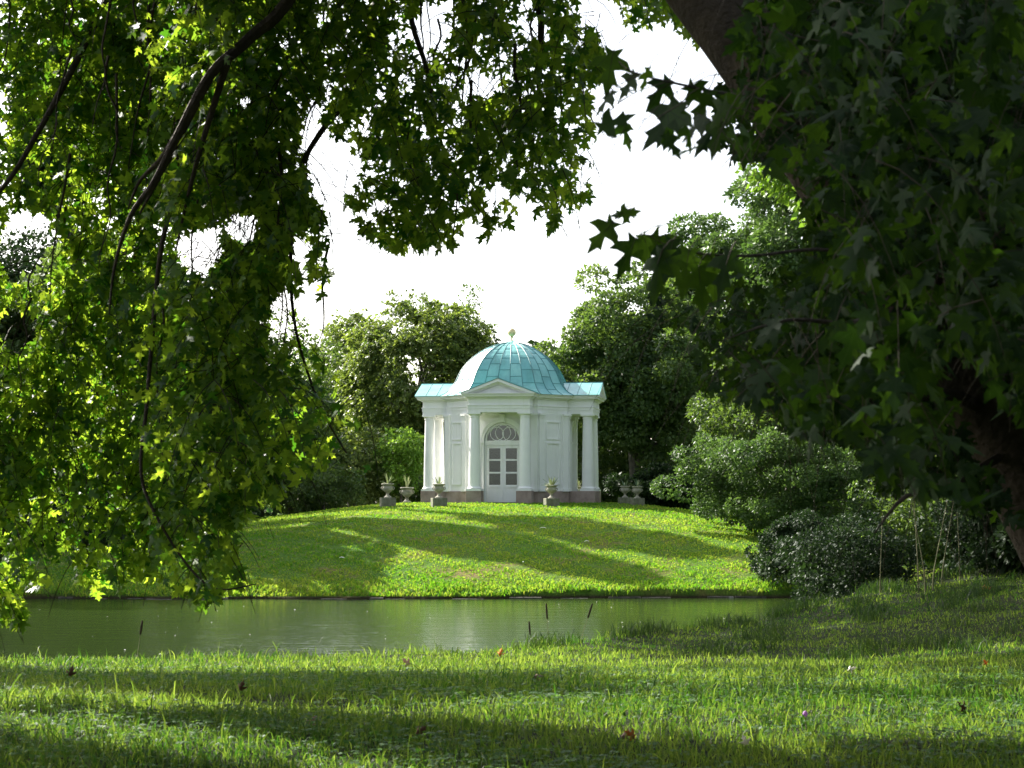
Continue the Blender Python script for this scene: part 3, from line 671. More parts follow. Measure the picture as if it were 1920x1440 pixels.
# ------------------------------------------------------------------ maple boughs
def mask_tree_b(px, py):
    left = inpoly(px, py, [(-500,-500),(700,-500),(590,60),(575,200),(560,260),(572,330),(600,400),(625,500),(600,560),(565,545),(515,560),(500,600),(530,640),(600,650),(650,720),(690,800),(690,890),(650,860),(600,880),(560,900),(520,950),(450,985),(440,1030),(480,1090),(430,1110),(370,1150),(335,1110),(250,1100),(200,1135),(110,1070),(60,1120),(45,1180),(0,1190),(-500,1190)])
    cen = inpoly(px, py, [(540,-500),(1090,-500),(1085,40),(1135,80),(1135,150),(1105,170),(1118,300),(1105,390),(1050,400),(1045,440),(950,435),(880,462),(800,480),(730,472),(680,440),(640,390),(690,310),(610,250),(590,180),(560,150)])
    tr = inpoly(px, py, [(1140,-500),(1500,-500),(1500,150),(1330,130),(1260,40),(1190,60),(1140,30)])
    up = py < -20
    holes = np.zeros(len(px), bool)
    for cx, cy, rx, ry in ((372,470,48,45),(55,470,60,75),(455,430,35,30),(528,600,26,55),(560,470,18,30),(800,60,38,40),(900,165,40,22),(930,365,22,22),(710,385,20,16),(600,40,14,20),(1010,60,26,22),(460,190,16,18),(30,620,40,40),(1090,330,10,30)):
        holes |= ((px-cx)/rx)**2+((py-cy)/ry)**2 < 1
    return (left | cen | tr | up) & ~holes
def boughs(n_twigs, sampler, mask, D0, D1, leaf, per, seed, twl=(.35,.8), keepmask=True):
    """drooping twigs with leaves; returns leaf arrays and twig polylines"""
    g = np.random.default_rng(seed); Ps=[]; Ts=[]; Ns=[]; tw=[]
    for i in range(n_twigs):
        p = sampler(g); 
        if p is None: continue
        an = g.uniform(0, 2*pi); ln = g.uniform(*twl)
        d = np.array([cos(an)*.55, sin(an)*.55, g.uniform(-.5,.15)]); d /= np.linalg.norm(d)
        pts = [p]; seg = 5
        for s in range(seg):
            d = d+np.array([0,0,-.28]); d /= np.linalg.norm(d); pts.append(pts[-1]+d*ln/seg)
        pts = np.array(pts); 
        t = g.uniform(.1,1,per)**.8*seg; k = np.minimum(t.astype(int), seg-1); fr = (t-k)[:,None]
        q = pts[k]*(1-fr)+pts[k+1]*fr
        pet = unit(g.normal(size=(per,3))*np.array([1,1,.5])+np.array([0,0,-.3]))*leaf*g.uniform(.3,.9,(per,1))
        tip = unit(pet*1.0)*.8+np.array([0,0,-.55])+g.normal(size=(per,3))*.3
        nr = np.array([-.15,-.65,.45])+g.normal(size=(per,3))*.55
        q = q+pet
        ce = q+unit(tip)*leaf*.5
        px, py = proj(ce); ok = mask(px, py) if keepmask else np.ones(per, bool)
        if ok.sum() < per*.45: 
            if ok.sum() == 0: continue
            ok = ok & (g.random(per) < .35)
        Ps.append(q[ok]); Ts.append(tip[ok]); Ns.append(nr[ok]); tw.append(pts)
    return np.concatenate(Ps), np.concatenate(Ts), np.concatenate(Ns), tw

def smooth_line(pts, n=5):
    pts = [np.array(p, float) for p in pts]; out = []
    for i in range(len(pts)-1):
        p0 = pts[max(i-1,0)]; p1 = pts[i]; p2 = pts[i+1]; p3 = pts[min(i+2,len(pts)-1)]
        for k in range(n):
            t = k/n; out.append(.5*((2*p1)+(p2-p0)*t+(2*p0-5*p1+4*p2-p3)*t*t+(3*p1-p0-3*p2+p3)*t**3))
    out.append(pts[-1]); return out

# --- second maple: upright trunk at the right edge, limbs arching overhead to the left
TBX, TBY = 2.95, 9.6
mb_root = empty('silver_maple', (0,0,0), 'maple with drooping sunlit boughs arching over the top and left of the view', 'tree')
tb = MB()
gz_ = h1(TBX+.3, TBY)
trunk = [(TBX+.42,TBY,gz_-.2),(TBX+.36,TBY,gz_+.5),(TBX+.2,TBY,3.2),(TBX-.02,TBY,5.0),(TBX-.22,TBY+.1,6.5),(TBX-.5,TBY+.3,8.2),(TBX-.9,TBY+.6,9.8)]
tb.tube(smooth_line(trunk), list(np.linspace(.26,.13,31)), 14)
fork = np.array(trunk[-3])
limbs = [
 ([fork, (0.8,10.3,8.2), (-.6,10.6,7.2), P(560,-30,10.7), P(470,70,10.7), P(395,140,10.6), P(335,250,10.6), P(290,340,10.6), P(245,405,10.6), P(215,500,10.7), P(205,590,10.8)], .056, .004),
 ([fork, (.2,11.5,9.0), (-2.0,12.2,8.6), P(240,-90,12.8), P(200,0,12.6), P(130,140,12.0), P(70,250,11.9), P(15,340,11.9), P(-60,420,12.0)], .04, .012),
 ([P(395,140,10.6), P(350,230,10.8), P(300,330,11), P(262,400,11.2)], .03, .006),
 ([P(430,105,10.6), P(400,200,10.7), P(370,300,10.8), P(345,400,10.9), P(330,470,11)], .025, .005),
 ([P(330,255,10.6), P(300,300,10.7), P(262,340,10.8), P(240,392,10.8)], .022, .005),
 ([P(395,140,12.2), P(350,200,12.5), P(310,300,12.6), P(270,420,12.6), P(215,620,12.7), P(120,740,12.8), P(10,800,12.8)], .03, .008),
 ([P(335,250,12.1), P(325,360,11.6), P(300,480,11.4), P(285,640,11.4), P(275,760,11.3), P(265,890,11.3), P(300,980,11.3), P(360,1070,11.3), P(410,1105,11.3), P(480,1095,11.3)], .018, .004),
 ([fork, (1.6,10.8,8.6), (.6,11.8,8.3), P(1010,-80,12), P(1015,40,12), P(1010,160,12), P(1020,260,12)], .06, .008),
 ([(-.6,11.6,7.6), P(800,-80,12.3), P(770,20,12.2), P(800,130,12.1), P(820,240,12.1), P(850,330,12.1)], .03, .006),
 ([(-.6,11.6,7.6), P(720,-60,12), P(690,60,11.9), P(660,170,11.8), P(600,250,11.8), P(560,330,11.8), P(545,480,11.8), P(555,620,11.8), P(600,760,11.8), P(650,850,11.8)], .03, .005),
 ([(.2,11.5,9.0), (-2.4,13.5,8.6), (-4.4,14.5,8.2), P(-300,-20,14.6), P(-420,250,14.6)], .06, .02),
 ([(.8,10.6,8.2), (2.2,12.5,8.0), P(1330,-60,12.5), P(1300,60,12.5)], .04, .006),
 ([(0.8,10.6,8.2), (-.5,9.5,9.3), (-2.5,9.2,9.6), (-5,10,9.4)], .06, .02),
 ([fork, (1.0,8.0,9.3), (0,6.2,9.8), (-2,5.2,9.6)], .06, .02),
]
g = np.random.default_rng(77)
for pts, r0, r1 in limbs:
    l = smooth_line(pts); tb.tube(l, list(np.linspace(r0, r1, len(l))), 8)
# long hanging branchlets
for i in range(70):
    px = g.uniform(20, 640) if i < 48 else g.uniform(700, 1080)
    py0 = g.uniform(-120, 160) if i < 34 or i >= 48 else g.uniform(250, 600)
    D = g.uniform(11.2, 13.2); ln = g.uniform(150, 420) if i < 48 else g.uniform(150,300); sw = g.uniform(-70, 30)
    pts = [P(px+sw*t**1.3+g.uniform(-8,8), py0+ln*t, D) for t in np.linspace(0,1,6)]
    l = smooth_line(pts, 4); tb.tube(l, list(np.linspace(g.uniform(.006,.013), .003, len(l))), 5)
def samp_b(g):
    for _ in range(20):
        px = g.uniform(-110, 1330); py = g.uniform(-60, 1180)
        if mask_tree_b(np.array([px]), np.array([py]))[0]:
            if px > 540 and g.random() > .44: continue
            if 560 < px and py > 500 and g.random() > .30: continue
            if py > 960 and g.random() > .5: continue
            if 420 < px < 700 and py > 600 and g.random() > .5: continue
            if 560 < px and 600 < py and g.random() > .6: continue
            if px < 340 and g.random() < .5: continue
            p = P(px, py, g.uniform(12.25, 12.8) if px < 340 else g.uniform(10.9, 12.5)); p[2] += .25; return p
    return None
q, tp, nr, tw = boughs(2150, samp_b, mask_tree_b, 0, 0, .08, 13, 101, (.3,.65))
# canopy leaves added out of view, placed and thinned to throw the dapples
def lit_ground(x, y):
    """parts of the foreground lawn reached by the sun"""
    wv = .25*np.sin(x*2.1)+.15*np.sin(x*5.3+1)
    b1 = (y > 18.9+wv) & (y < 24.8+wv) & (x < 1.2+.5*np.sin(y*2))
    b2 = (y > 9.6+wv*.6) & (y < 12.0+wv*.6) & (x > -1.3+.4*np.sin(y*4)) & (np.sin(x*3.7+y)+np.sin(x*1.3-y*2.2) > -1.5)
    b3 = (y > 12.8+wv) & (y < 18+wv) & (x > 1.0) & (np.sin(x*2.9+y*1.7)+np.sin(x*1.1-y*2.6) > .1)
    b4 = (y > 10.8+wv) & (y < 11.5+wv) & (x > -3) & (np.sin(x*4+2) > 0)
    return b1 | b2 | b3 | b4
def offframe(q, up=False):
    px, py = proj(q[None]); c = py[0] < -45 or q[1] < 1
    return c if up else (c or px[0] < -260)
def shade_canopy_pt(g, box, t0, t1, zmax=15, test=None, up=False):
    """a point of the canopy that lies between the sun and some point of the box"""
    for _ in range(200):
        p = np.array([g.uniform(*box[0]), g.uniform(*box[1]), g.uniform(*box[2])])
        q = p+S*g.uniform(t0, t1)
        if q[2] > zmax or not offframe(q, up): continue
        if test is not None and test(p, q): continue
        t = (q[1]-12.6)/S[1]
        if t > 0:                                          # leave the light on the left boughs
            lx = q[0]-S[0]*t; lz = q[2]-S[2]*t
            if -4.2 < lx < -1.75 and 1.2 < lz < 6.8: continue
        return q
    return None
def lit_test(p, q): return bool(lit_ground(p[0], p[1]))
def samp_c(g):
    if g.random() < .38: return shade_canopy_pt(g, ((1.5,12),(24,37),(1.3,1.7)), 16, 29, 18.5, lit_test)
    return shade_canopy_pt(g, ((-5,6),(7,26),(1.3,1.6)), 7, 21, 15, lit_test)
def samp_c2(g): return shade_canopy_pt(g, ((-1.2,1.2),(10.5,12.8),(4.6,6.8)), 2, 7, 12)
def shade_canopy_mask(px, py): return (py < -25) | (px < -220)
qa, ta_, na, tw2 = boughs(3400, samp_c, shade_canopy_mask, 0, 0, .25, 10, 202, (.4,.9))
qb, tb_, nb, _ = boughs(260, samp_c2, shade_canopy_mask, 0, 0, .15, 11, 203, (.4,.8))
def near_lit(q):
    gx1, gy1 = gnd(q)
    return lit_ground(gx1, gy1) | lit_ground(gx1+.2, gy1) | lit_ground(gx1-.2, gy1)
def gnd(q): 
    t = (q[:,2]-1.5)/S[2]; return q[:,0]-S[0]*t, q[:,1]-S[1]*t
k2 = ~near_lit(qa); qa, ta_, na = qa[k2], ta_[k2], na[k2]
k2 = ~near_lit(qb); qb, tb_, nb = qb[k2], tb_[k2], nb[k2]
q2 = np.concatenate([qa,qb]); tp2 = np.concatenate([ta_,tb_]); nr2 = np.concatenate([na,nb])
def clear(q, dz=.42):
    px, py = proj(q-np.array([0,0,dz])); out = (py < -20) | (q[:,1] < .2) | (proj(q+np.array([.4,0,0]))[0] < -60)
    t = (q[:,1]-12.6)/S[1]; lx = q[:,0]-S[0]*t; lz = q[:,2]-S[2]*t
    return out & ~((t > -.6) & (lx > -5.2) & (lx < -1.65+.35*np.sin(lz*3)) & (lz > .8) & (lz < 7.6))
ok = clear(q2); q2, tp2, nr2 = q2[ok], tp2[ok], nr2[ok]
tb2 = MB()
for pl_ in tw: tb2.tube(pl_, [.004,.0035,.003,.003,.002,.002], 3)
tb.build('trunk', M['bark'], mb_root, smooth=True)
tb2.build('twigs', M['twig'], mb_root)
Q = np.concatenate([q, q2]); TP = np.concatenate([tp, tp2]); NR = np.concatenate([nr, nr2])
leaves_mesh('crown', q, tp, nr, rng.uniform(.055,.108,len(q)), MAPLE, M['maple'], mb_root, None, .35)
leaves_mesh('unseen_shade_leaves', q2, tp2, nr2, rng.uniform(.24,.38,len(q2)), MAPLE, M['shade_canopy'], mb_root, None, .2)  # added out of view, partly above the pond, to shade lawn and boughs
print('maple B leaves', len(Q))

# --- near maple: trunk leaning from the right, dark leaves close by
ma_root = empty('silver_maple', (0,0,0), 'dark near maple with thick trunk leaning across the right side', 'tree')
ta = MB()
gb = h1(2.75, 7.3)
line = [(2.85,7.4,gb-.3),(2.6,7.3,gb+.15),P(2060,1120,7.2),P(1960,920,7.1),P(1850,740,7.1),P(1700,520,7.1),P(1540,280,7.2),P(1400,80,7.3),P(1290,-60,7.5),P(1150,-260,7.8),P(900,-480,8.3)]
l = smooth_line(line); ta.tube(l, list(np.linspace(.23,.13,len(l))), 16)
for pts, r0, r1 in [
 ([P(1880,790,7.1),P(1780,740,6.8),P(1650,755,6.5),P(1560,745,6.2),P(1480,780,6)], .03, .004),
 ([P(1700,520,7.1),P(1560,470,6.2),P(1400,480,5.4),P(1280,470,5.0),P(1215,440,4.8)], .008, .001),
 ([P(1540,280,7.2),P(1460,200,6.0),P(1330,170,5.0),P(1200,140,4.6),P(1160,115,4.6)], .008, .001),
 ([P(1700,520,7.1),P(1620,600,6.0),P(1480,600,5.4),P(1350,640,5.0)], .014, .001),
 ([P(1850,740,7.1),P(1900,600,6.2),P(1840,400,5.4),P(1780,330,5.0)], .014, .001),
 ([P(1900,840,7.1),P(1800,900,6.6),P(1700,930,6.2),P(1640,1000,6.0)], .02, .002),
 ([P(1540,280,7.2),P(1700,100,7.6),P(1800,-80,8)], .05, .02)]:
    l = smooth_line(pts); ta.tube(l, list(np.linspace(r0, r1, len(l))), 7)
for i in range(7):     # fine curling twigs against the sky
    x0, y0 = g.uniform(1180,1300), g.uniform(130,240); D = 4.8
    pts = [P(x0-k*14-8*sin(k), y0+k*k*2.0*(1 if i%2 else -.1)+8*k+g.uniform(-5,5), D) for k in range(7)]
    ta.tube(smooth_line(pts,3), .0012, 3)
def mask_a(px, py):
    m = inpoly(px, py, [(1370,60),(1470,-400),(2400,-400),(2400,1010),(1900,990),(1760,930),(1650,930),(1600,830),(1500,830),(1430,760),(1330,750),(1290,640),(1220,590),(1150,500),(1150,430),(1240,430),(1340,500),(1430,520),(1470,430),(1400,330),(1390,220)])
    m2 = inpoly(px, py, [(1110,90),(1180,120),(1260,180),(1420,150),(1420,300),(1360,300),(1290,290),(1200,290),(1110,180)])
    hole = inpoly(px, py, [(1400,300),(1500,330),(1520,480),(1430,540),(1330,480),(1380,400)])
    hole |= inpoly(px, py, [(1740,690),(1830,680),(1990,900),(1990,985),(1900,960)])
    return (m | m2) & ~hole
def samp_a1(g):
    for _ in range(30):
        px = g.uniform(1110, 2050); py = g.uniform(-80, 800)
        if mask_a(np.array([px]), np.array([py-0]))[0]:
            if px < 1400 and g.random() > .55: continue
            return P(px, py-30, g.uniform(4.2, 5.6))
def samp_a2(g):
    for _ in range(30):
        px = g.uniform(1150, 2300); py = g.uniform(-150, 1000)
        if mask_a(np.array([px]), np.array([py]))[0] and (px > 1380 or (py > 520 and px > 1190 and g.random() < .55)): return P(px, py, g.uniform(6.4, 9.5))
def ma2(px, py): return mask_a(px, py) & ((px > 1340) | (py > 480))
q, tp, nr, tw = boughs(200, samp_a1, mask_a, 0, 0, .10, 6, 301, (.2,.4))
q2, tp2, nr2, tw2 = boughs(2700, samp_a2, ma2, 0, 0, .085, 14, 302, (.3,.7))
def samp_a3(g):
    if g.random() < .62: return shade_canopy_pt(g, ((-.2,3.2),(4,9.5),(2.4,6)), 3, 9, 11, None, True)
    return np.array([g.uniform(-7, 8), g.uniform(-8, 5.5), g.uniform(5.6, 9.0)])
q3, tp3, nr3, tw3 = boughs(1100, samp_a3, lambda a, b: b < -30, 0, 0, .2, 11, 303, (.4,.9), False)
ok = clear(q3); q3, tp3, nr3 = q3[ok], tp3[ok], nr3[ok]
k3 = ~near_lit(q3); q3, tp3, nr3 = q3[k3], tp3[k3], nr3[k3]
HL = [(1150,95,1135,185),(1192,138,1163,192),(1216,128,1203,180),(1272,198,1203,288),(1275,192,1237,292),(1350,225,1290,288),(1352,228,1328,304),(1256,148,1218,202),(1290,160,1345,205),(1392,178,1350,242),(1402,248,1396,326),(1330,170,1300,235),
      (1150,415,1100,478),(1160,402,1196,396),(1188,400,1142,396),(1192,446,1158,524),(1222,440,1262,520),(1242,468,1208,562),(1292,468,1278,566),(1332,478,1364,574),(1205,440,1230,500),(1262,450,1240,545),(1310,500,1320,600),(1370,470,1340,560)]
hq = []; ht = []; hn = []; hs_ = []
gg = np.random.default_rng(9)
for a_, b_, c_, d_ in HL:
    D = gg.uniform(4.55, 5.1); p0 = P(a_,b_,D); p1 = P(c_,d_,D+gg.uniform(-.04,.06))
    hq.append(p0); ht.append(p1-p0); hn.append([gg.uniform(-.5,.5), -.7, gg.uniform(-.1,.6)]); hs_.append(max(.07, np.linalg.norm(p1-p0)))
    up_ = P(a_+gg.uniform(8,40), b_-gg.uniform(10,34), D+.05); tw.append(np.array([up_, (up_+p0)/2+np.array([0,0,.006]), p0, p0+(p1-p0)*.1, p0+(p1-p0)*.2, p0+(p1-p0)*.3]))
q = np.concatenate([q, hq]); tp = np.concatenate([tp, ht]); nr = np.concatenate([nr, hn])
ta2 = MB()
for pl_ in tw+tw2[::2]: ta2.tube(pl_, [.0015,.0014,.0012,.001,.0008,.0006], 4)
ta.build('trunk', M['bark'], ma_root, smooth=True)
ta2.build('twigs', M['twig'], ma_root)
leaves_mesh('crown', np.concatenate([q,q2]), np.concatenate([tp,tp2]), np.concatenate([nr,nr2]),
            np.concatenate([rng.uniform(.065,.115,len(q)-len(hs_)), hs_, rng.uniform(.045,.09,len(q2))]), MAPLE, M['nearmaple'], ma_root, None, .6, .8)
leaves_mesh('unseen_shade_leaves', q3, tp3, nr3, rng.uniform(.2,.34,len(q3)), MAPLE, M['shade_canopy'], ma_root, None, .2)  # added overhead out of view to darken the near maple

# ------------------------------------------------------------------ grass
def blades(name, x, y, h, wd, lean, m, label=None, z=None, seed=1):
    g = np.random.default_rng(seed); n = len(x); z = H(x, y)-.01 if z is None else z
    an = g.uniform(0, 2*pi, n); ld = np.stack([np.cos(an), np.sin(an), 0*an], -1); fa = g.uniform(0, 2*pi, n)
    sd = np.stack([np.cos(fa), np.sin(fa)*.5, 0*fa], -1)*wd[:,None]
    b = np.stack([x,y,z], -1); up = np.array([0,0,1.0]); hh = h[:,None]; le = lean[:,None]
    m1 = b+up*hh*.5+ld*hh*le*.22; m2 = b+up*hh*(.82-.10*le)+ld*hh*le*.6; tp_ = b+up*hh*(1-.28*le)+ld*hh*le*1.1
    v = np.stack([b-sd, b+sd, m1-sd*.85, m1+sd*.85, m2-sd*.5, m2+sd*.5, tp_], 1).reshape(-1,3)
    o = (np.arange(n)*7)[:,None]
    f4 = np.concatenate([o+np.array([0,1,3,2]), o+np.array([2,3,5,4])], 1).reshape(-1)
    f3 = (o+np.array([4,5,6])).reshape(-1)
    tint = np.repeat(np.clip(g.beta(1.3,2.2,n)+.22*wob(x,y,.8,5)+.18*wob(x,y,.27,3),0,1), 7)
    return npmesh(name, v, np.concatenate([f4,f3]), np.concatenate([np.full(2*n,4), np.full(n,3)]), m, None, tint)
g = np.random.default_rng(5)
n = 200000
u = g.random(n); y = 7.8+(34-7.8)*u**1.25; x = g.uniform(-1,1,n)*(y*.30+.6)
xr = g.random(n) < .12; y = np.where(xr, g.uniform(26,50,n), y); x = np.where(xr, g.uniform(2,16,n), x)
hgt = H(x,y); land = hgt > .25
x, y, hgt = x[land], y[land], hgt[land]
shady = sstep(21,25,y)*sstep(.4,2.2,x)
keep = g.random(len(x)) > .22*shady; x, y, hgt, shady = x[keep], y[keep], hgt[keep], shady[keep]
tall = .06+.09*g.random(len(x))**1.5+.04*wob(x,y,1.4,2)
lip = sstep(1.0,.0, (np.interp(x, NS[:,0], NS[:,1])-y))
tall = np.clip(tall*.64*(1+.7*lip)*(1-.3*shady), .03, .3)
tall = tall*(1+.35*wob(x,y,2.7,7)+.25*wob(x,y,6.1,9)); spike = g.random(len(x)) < .05; tall = np.where(spike, tall*2.0, tall)
wd = .0020+.00020*y
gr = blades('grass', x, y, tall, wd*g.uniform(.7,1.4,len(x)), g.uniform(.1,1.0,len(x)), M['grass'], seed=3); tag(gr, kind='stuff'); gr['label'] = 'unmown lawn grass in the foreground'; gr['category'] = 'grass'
# tall tufts along the near water edge
n = 6500; x = g.uniform(.2, 9.5, n); yy_ = np.interp(x, NS[:,0], NS[:,1]); y = yy_-g.uniform(-.5,1.3,n)
kk = (g.random(n) < .5+.5*np.sin(x*4)) & (H(x,y) > .05); x, y = x[kk], y[kk]
cx_, cy_ = g.uniform(2.5,11,90), g.uniform(23,36,90); ci = g.integers(0,90,6500); x2 = cx_[ci]+g.normal(size=6500)*.16; y2 = cy_[ci]+g.normal(size=6500)*.16
kk = (H(x2,y2) > .6) & (y2 < np.interp(x2, NS[:,0], NS[:,1])); x = np.concatenate([x, x2[kk]]); y = np.concatenate([y, y2[kk]])
tg = blades('waterside_grass', x, y, g.uniform(.08,.30,len(x)), np.full(len(x),.006), g.uniform(.1,1.1,len(x)), M['sedge'], seed=9); tag(tg, 'taller dark grass along the near water edge', 'grass', kind='stuff')
# far bank grass
n = 170000; y = 54.9+(82-54.9)*g.random(n)**1.3; x = g.uniform(-1,1,n)*(y*.31)
kk = H(x,y) > .03; x, y = x[kk], y[kk]
rp = ((x-TC[0])**2+(y-TC[1])**2) > 4.2**2; x, y = x[rp], y[rp]
th = np.clip(.035+.05*g.random(len(x))+.05*wob(x,y,2.2,6)+.03*wob(x,y,5.1,2)+.13*sstep(57.0,55.0,y)*g.random(len(x)),.015,.3)
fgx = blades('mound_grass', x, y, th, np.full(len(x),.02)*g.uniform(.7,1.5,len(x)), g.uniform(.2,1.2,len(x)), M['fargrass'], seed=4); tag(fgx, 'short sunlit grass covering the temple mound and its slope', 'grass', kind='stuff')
# clover leaves
n = 26000; y = 7.8+12*g.random(n)**1.3; x = g.uniform(-1,1,n)*(y*.30+.4); kk = wob(x,y,1.1,8)+g.normal(size=n)*.35 > .05; x, y = x[kk], y[kk]
z = H(x,y)+g.uniform(.02,.085,len(x)); c = np.stack([x,y,z],-1)
pos = np.repeat(c,3,0); an = np.repeat(g.uniform(0,2*pi,len(x)),3)+np.tile([0,2.09,4.19],len(x))
tip = np.stack([np.cos(an),np.sin(an),-.15+0*an],-1); nr = np.repeat(np.array([0,-.1,1])+g.normal(size=(len(x),3))*.3,3,0)
cl = leaves_mesh('clover', pos, tip, nr, np.repeat(g.uniform(.014,.030,len(x)),3), [(0,0),(.5,.65),(0,.95),(-.5,.65)], M['clover'], None, np.repeat(g.random(len(x)),3), .1)
tag(cl, 'clover leaves growing through the foreground lawn', 'clover', kind='stuff')
# floating specks on the water
n = 60; y = g.uniform(33,54,n); x = g.uniform(-.27,.12,n)*y
sp = leaves_mesh('floating_petals', np.stack([x,y,np.full(n,.012)],-1), np.stack([np.ones(n),g.normal(size=n)*.3,np.zeros(n)],-1), np.tile([0,-.2,1.],(n,1)), g.uniform(.02,.055,n), RHOMB, M['specks'], None, None, 0)
tag(sp, 'pale specks of petals and feathers drifting on the pond', 'petals', kind='stuff')

# ------------------------------------------------------------------ small single things
def ground_pt(px, py):
    lo, hi = 6.0, 90.0; prev = lo
    D = lo
    while D < hi:
        p = P(px, py, D)
        if p[2] <= h1(p[0], D): break
        D += .05
    return P(px, py, D)
def dead_leaf(px, py, m, label, size=.1, seed=0, cat='leaf', name='fallen_leaf'):
    g = np.random.default_rng(seed); p = ground_pt(px, py); p[2] += .03+.02*(p[1] < 30); 
    tp_ = np.array([[g.uniform(-1,1), -.3, g.uniform(.3,.9)]]); nr_ = np.array([[g.uniform(-.4,.4), -.8, .5]])
    global rng; rng = np.random.default_rng(seed)
    o = leaves_mesh(name, np.zeros((1,3)), tp_, nr_, np.array([size*.72]), MAPLE, m, None, None, 1.3)
    o.location = p; s = o.modifiers.new('thickness','SOLIDIFY'); s.thickness = .002
    tag(o, label, cat, 'fallen leaves lying in the lawn')
dead_leaf(937,1238,M['orange'],'curled orange leaf in the grass at the water edge',.14,1)
dead_leaf(768,1255,M['tan'],'pinkish tan leaf left of the orange leaf at the water edge',.16,2)
dead_leaf(1190,1400,M['orange'],'bright orange leaf in the sunny foreground grass',.10,3)
dead_leaf(1165,1400,M['tan'],'pale tan leaf touching the bright orange foreground leaf',.07,14)
dead_leaf(1590,1268,M['white'],'whitish curled leaf standing in the grass on the right',.11,4)
dead_leaf(572,1375,M['tan'],'reddish leaf in the sunny grass at the lower left centre',.08,5)
dead_leaf(450,1308,M['brown'],'dark brown leaf in the shaded grass at the lower left',.10,6)
dead_leaf(130,1280,M['brown'],'brown leaf near the left end of the sunlit strip',.12,7)
dead_leaf(1400,1415,M['white'],'pale broken leaf in the shaded bottom grass',.08,8)
dead_leaf(1840,1108,M['orange'],'orange brown leaf at the foot of the dark right shrubs',.22,9)
dead_leaf(1000,1280,M['tan'],'dull tan leaf in the middle of the dark grass band',.09,10)
dead_leaf(1810,1345,M['brown'],'dark curled leaf in the sunny grass at the lower right',.10,11)
dead_leaf(1850,1255,M['orange'],'small orange leaf in the grass near the right edge',.09,12)
dead_leaf(780,1395,M['brown'],'brown leaf in the dark bottom grass',.08,13)
for i, (px, py, lb) in enumerate([(1018,994,'white feather at the top of the slope'),(1100,1019,'white feather on the upper right of the slope'),(981,1058,'white feather in the middle of the slope'),(641,1050,'white feather in the left shade of the slope')]):
    p = ground_pt(px, py); fm = MB(); n_ = 7
    for s_ in (-1,1):
        fm.add([(-.12+.24*k/n_, s_*.03*sin(pi*k/n_), .03+.03*sin(pi*k/n_)) for k in range(n_+1)]+[(-.12+.24*k/n_, 0, .045+.03*sin(pi*k/n_)) for k in range(n_+1)], [(k,k+1,n_+2+k,n_+1+k) for k in range(n_)])
    o = fm.build('feather', M['specks']); o.location = (p[0],p[1],p[2]+.03); o.rotation_euler[2] = i*.8
    tag(o, lb, 'feather', 'white feathers lying on the slope')
# purple flower
p = ground_pt(1510,1372); t = empty('clover_flower', p, 'single purple clover flower on a stalk in the foreground', 'flower')
a = MB(); a.tube([(0,0,-.02),(.004,0,.04),(0,0,.085)], .0015, 5); a.build('stalk', M['stem'], t)
a = MB(); a.lathe([(.004,.083),(.011,.088),(.014,.097),(.011,.108),(.004,.114)], 10); a.build('flower_head', M['purple'], t, smooth=True)
# cattails
def cattail(px, ytop, ylen, lean, D, label, seed):
    top = P(px, ytop, D); bt = P(px-lean, ytop+ylen, D); z0 = max(h1(bt[0]-.0, D), -.3)-.05
    d = (bt-top); base = bt+d/np.linalg.norm(d)*max(.1, (bt[2]-z0)/max(.3,abs(d[2]/np.linalg.norm(d))))
    base[2] = z0
    t = empty('cattail', base, label, 'cattail', 'cattails standing at the near water edge')
    a = MB(); a.tube([(0,0,0), tuple((bt-base)*.5), tuple(bt-base)], .004, 5); a.build('stem', M['stem'], t)
    a = MB(); a.tube([tuple(bt-base+(top-bt)*k) for k in (0,.06,.5,.94,1)], [.006,.014,.016,.013,.003], 8); a.build('seed_head', M['cattail'], t, smooth=True)
cattail(1024,1131,30,-2,28.2,'upright cattail head at the middle of the near bank',1)
cattail(1111,1131,28,9,29.0,'leaning cattail to the right at the near bank',2)
cattail(992,1165,26,-2,27.4,'short low cattail left of the upright cattail',3)
cattail(267,1163,27,4,24.2,'lone cattail head at the left part of the water',4)
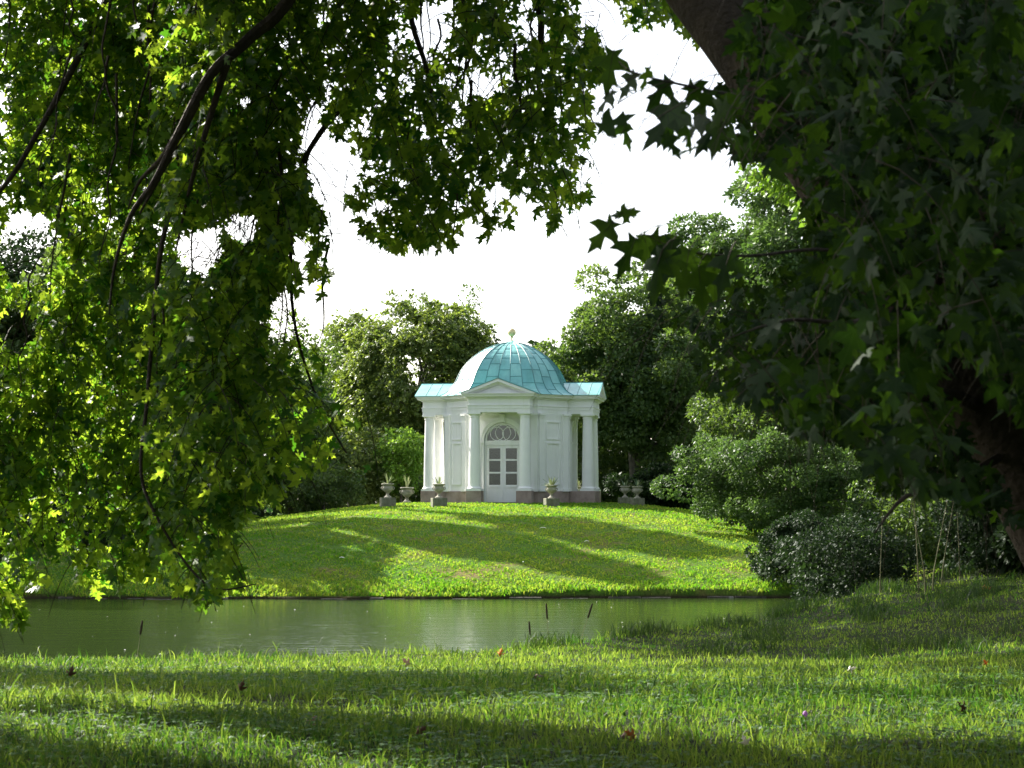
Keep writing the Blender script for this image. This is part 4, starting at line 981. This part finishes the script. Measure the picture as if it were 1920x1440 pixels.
# dry stalks in the dark right undergrowth
for i, (x0,y0,x1,y1,lb) in enumerate([(1735,1080,1700,890,'straight pale stalk leaning left in the right undergrowth'),(1748,1085,1776,940,'pale stalk leaning right in the right undergrowth'),(1722,1075,1712,905,'thin stalk between the leaning pale stalks'),(1650,1090,1655,960,'thin upright stalk left of the pale stalks'),(1765,1080,1790,930,'dim stalk right of the pale stalks'),(1800,1080,1795,960,'thin green stalk nearest the leaning trunk')]):
    D = 32+i*.35; a = MB(); z0 = P(x0,y0,D); base = np.array([z0[0], D, h1(z0[0], D)-.05]); tp_ = P(x1,y1,D)-base; md = (P(x0,y0,D)-base)
    a.tube(smooth_line([(0,0,0), tuple(md*.8+tp_*.1), tuple((md+tp_)*.5), tuple(tp_)],4), list(np.linspace(.014,.005,13)), 6)
    o = a.build('dry_stalk', M['stem']); o.location = base; tag(o, lb, 'stalk', 'stalks in the dark undergrowth on the right')

# ------------------------------------------------------------------ light, sky, camera
wd_ = bpy.data.worlds.new('World'); scene.world = wd_; wd_.use_nodes = True; nt = wd_.node_tree; nt.nodes.clear()
sky = nt.nodes.new('ShaderNodeTexSky'); sky.sky_type = 'NISHITA'; sky.sun_disc = False
sky.sun_elevation = SUN_EL; sky.sun_rotation = math.atan2(SUN_AZ[0], SUN_AZ[1]) % (2*pi)
sky.dust_density = 3.0; sky.air_density = 1.0; sky.ozone_density = 1.0
hs = nt.nodes.new('ShaderNodeHueSaturation'); hs.inputs['Saturation'].default_value = .5
bg = nt.nodes.new('ShaderNodeBackground'); bg.inputs['Strength'].default_value = .125
wo = nt.nodes.new('ShaderNodeOutputWorld'); nt.links.new(sky.outputs[0], hs.inputs['Color']); nt.links.new(hs.outputs[0], bg.inputs[0]); nt.links.new(bg.outputs[0], wo.inputs[0])
sl = bpy.data.lights.new('sun', 'SUN'); sl.energy = 5.0; sl.angle = radians(.5); sl.color = (1,.95,.86)
so = bpy.data.objects.new('sun', sl); COL.objects.link(so); so.rotation_euler = Vector(S).to_track_quat('Z','Y').to_euler()
cd = bpy.data.cameras.new('camera'); cam = bpy.data.objects.new('camera', cd); COL.objects.link(cam)
cd.sensor_width = 36; cd.lens = 36*F/1920; cd.clip_start = .1; cd.clip_end = 2000
cam.location = (0,0,EYE); cam.rotation_euler = (pi/2+PITCH, 0, 0)
cd.dof.use_dof = True; cd.dof.focus_distance = 70; cd.dof.aperture_fstop = 11
scene.camera = cam
scene.view_settings.view_transform = 'Standard'; scene.view_settings.look = 'None'; scene.view_settings.gamma = 1; scene.view_settings.exposure = 1.55
scene.cycles.max_bounces = 8; scene.cycles.diffuse_bounces = 4; scene.cycles.transmission_bounces = 6; scene.cycles.transparent_max_bounces = 8
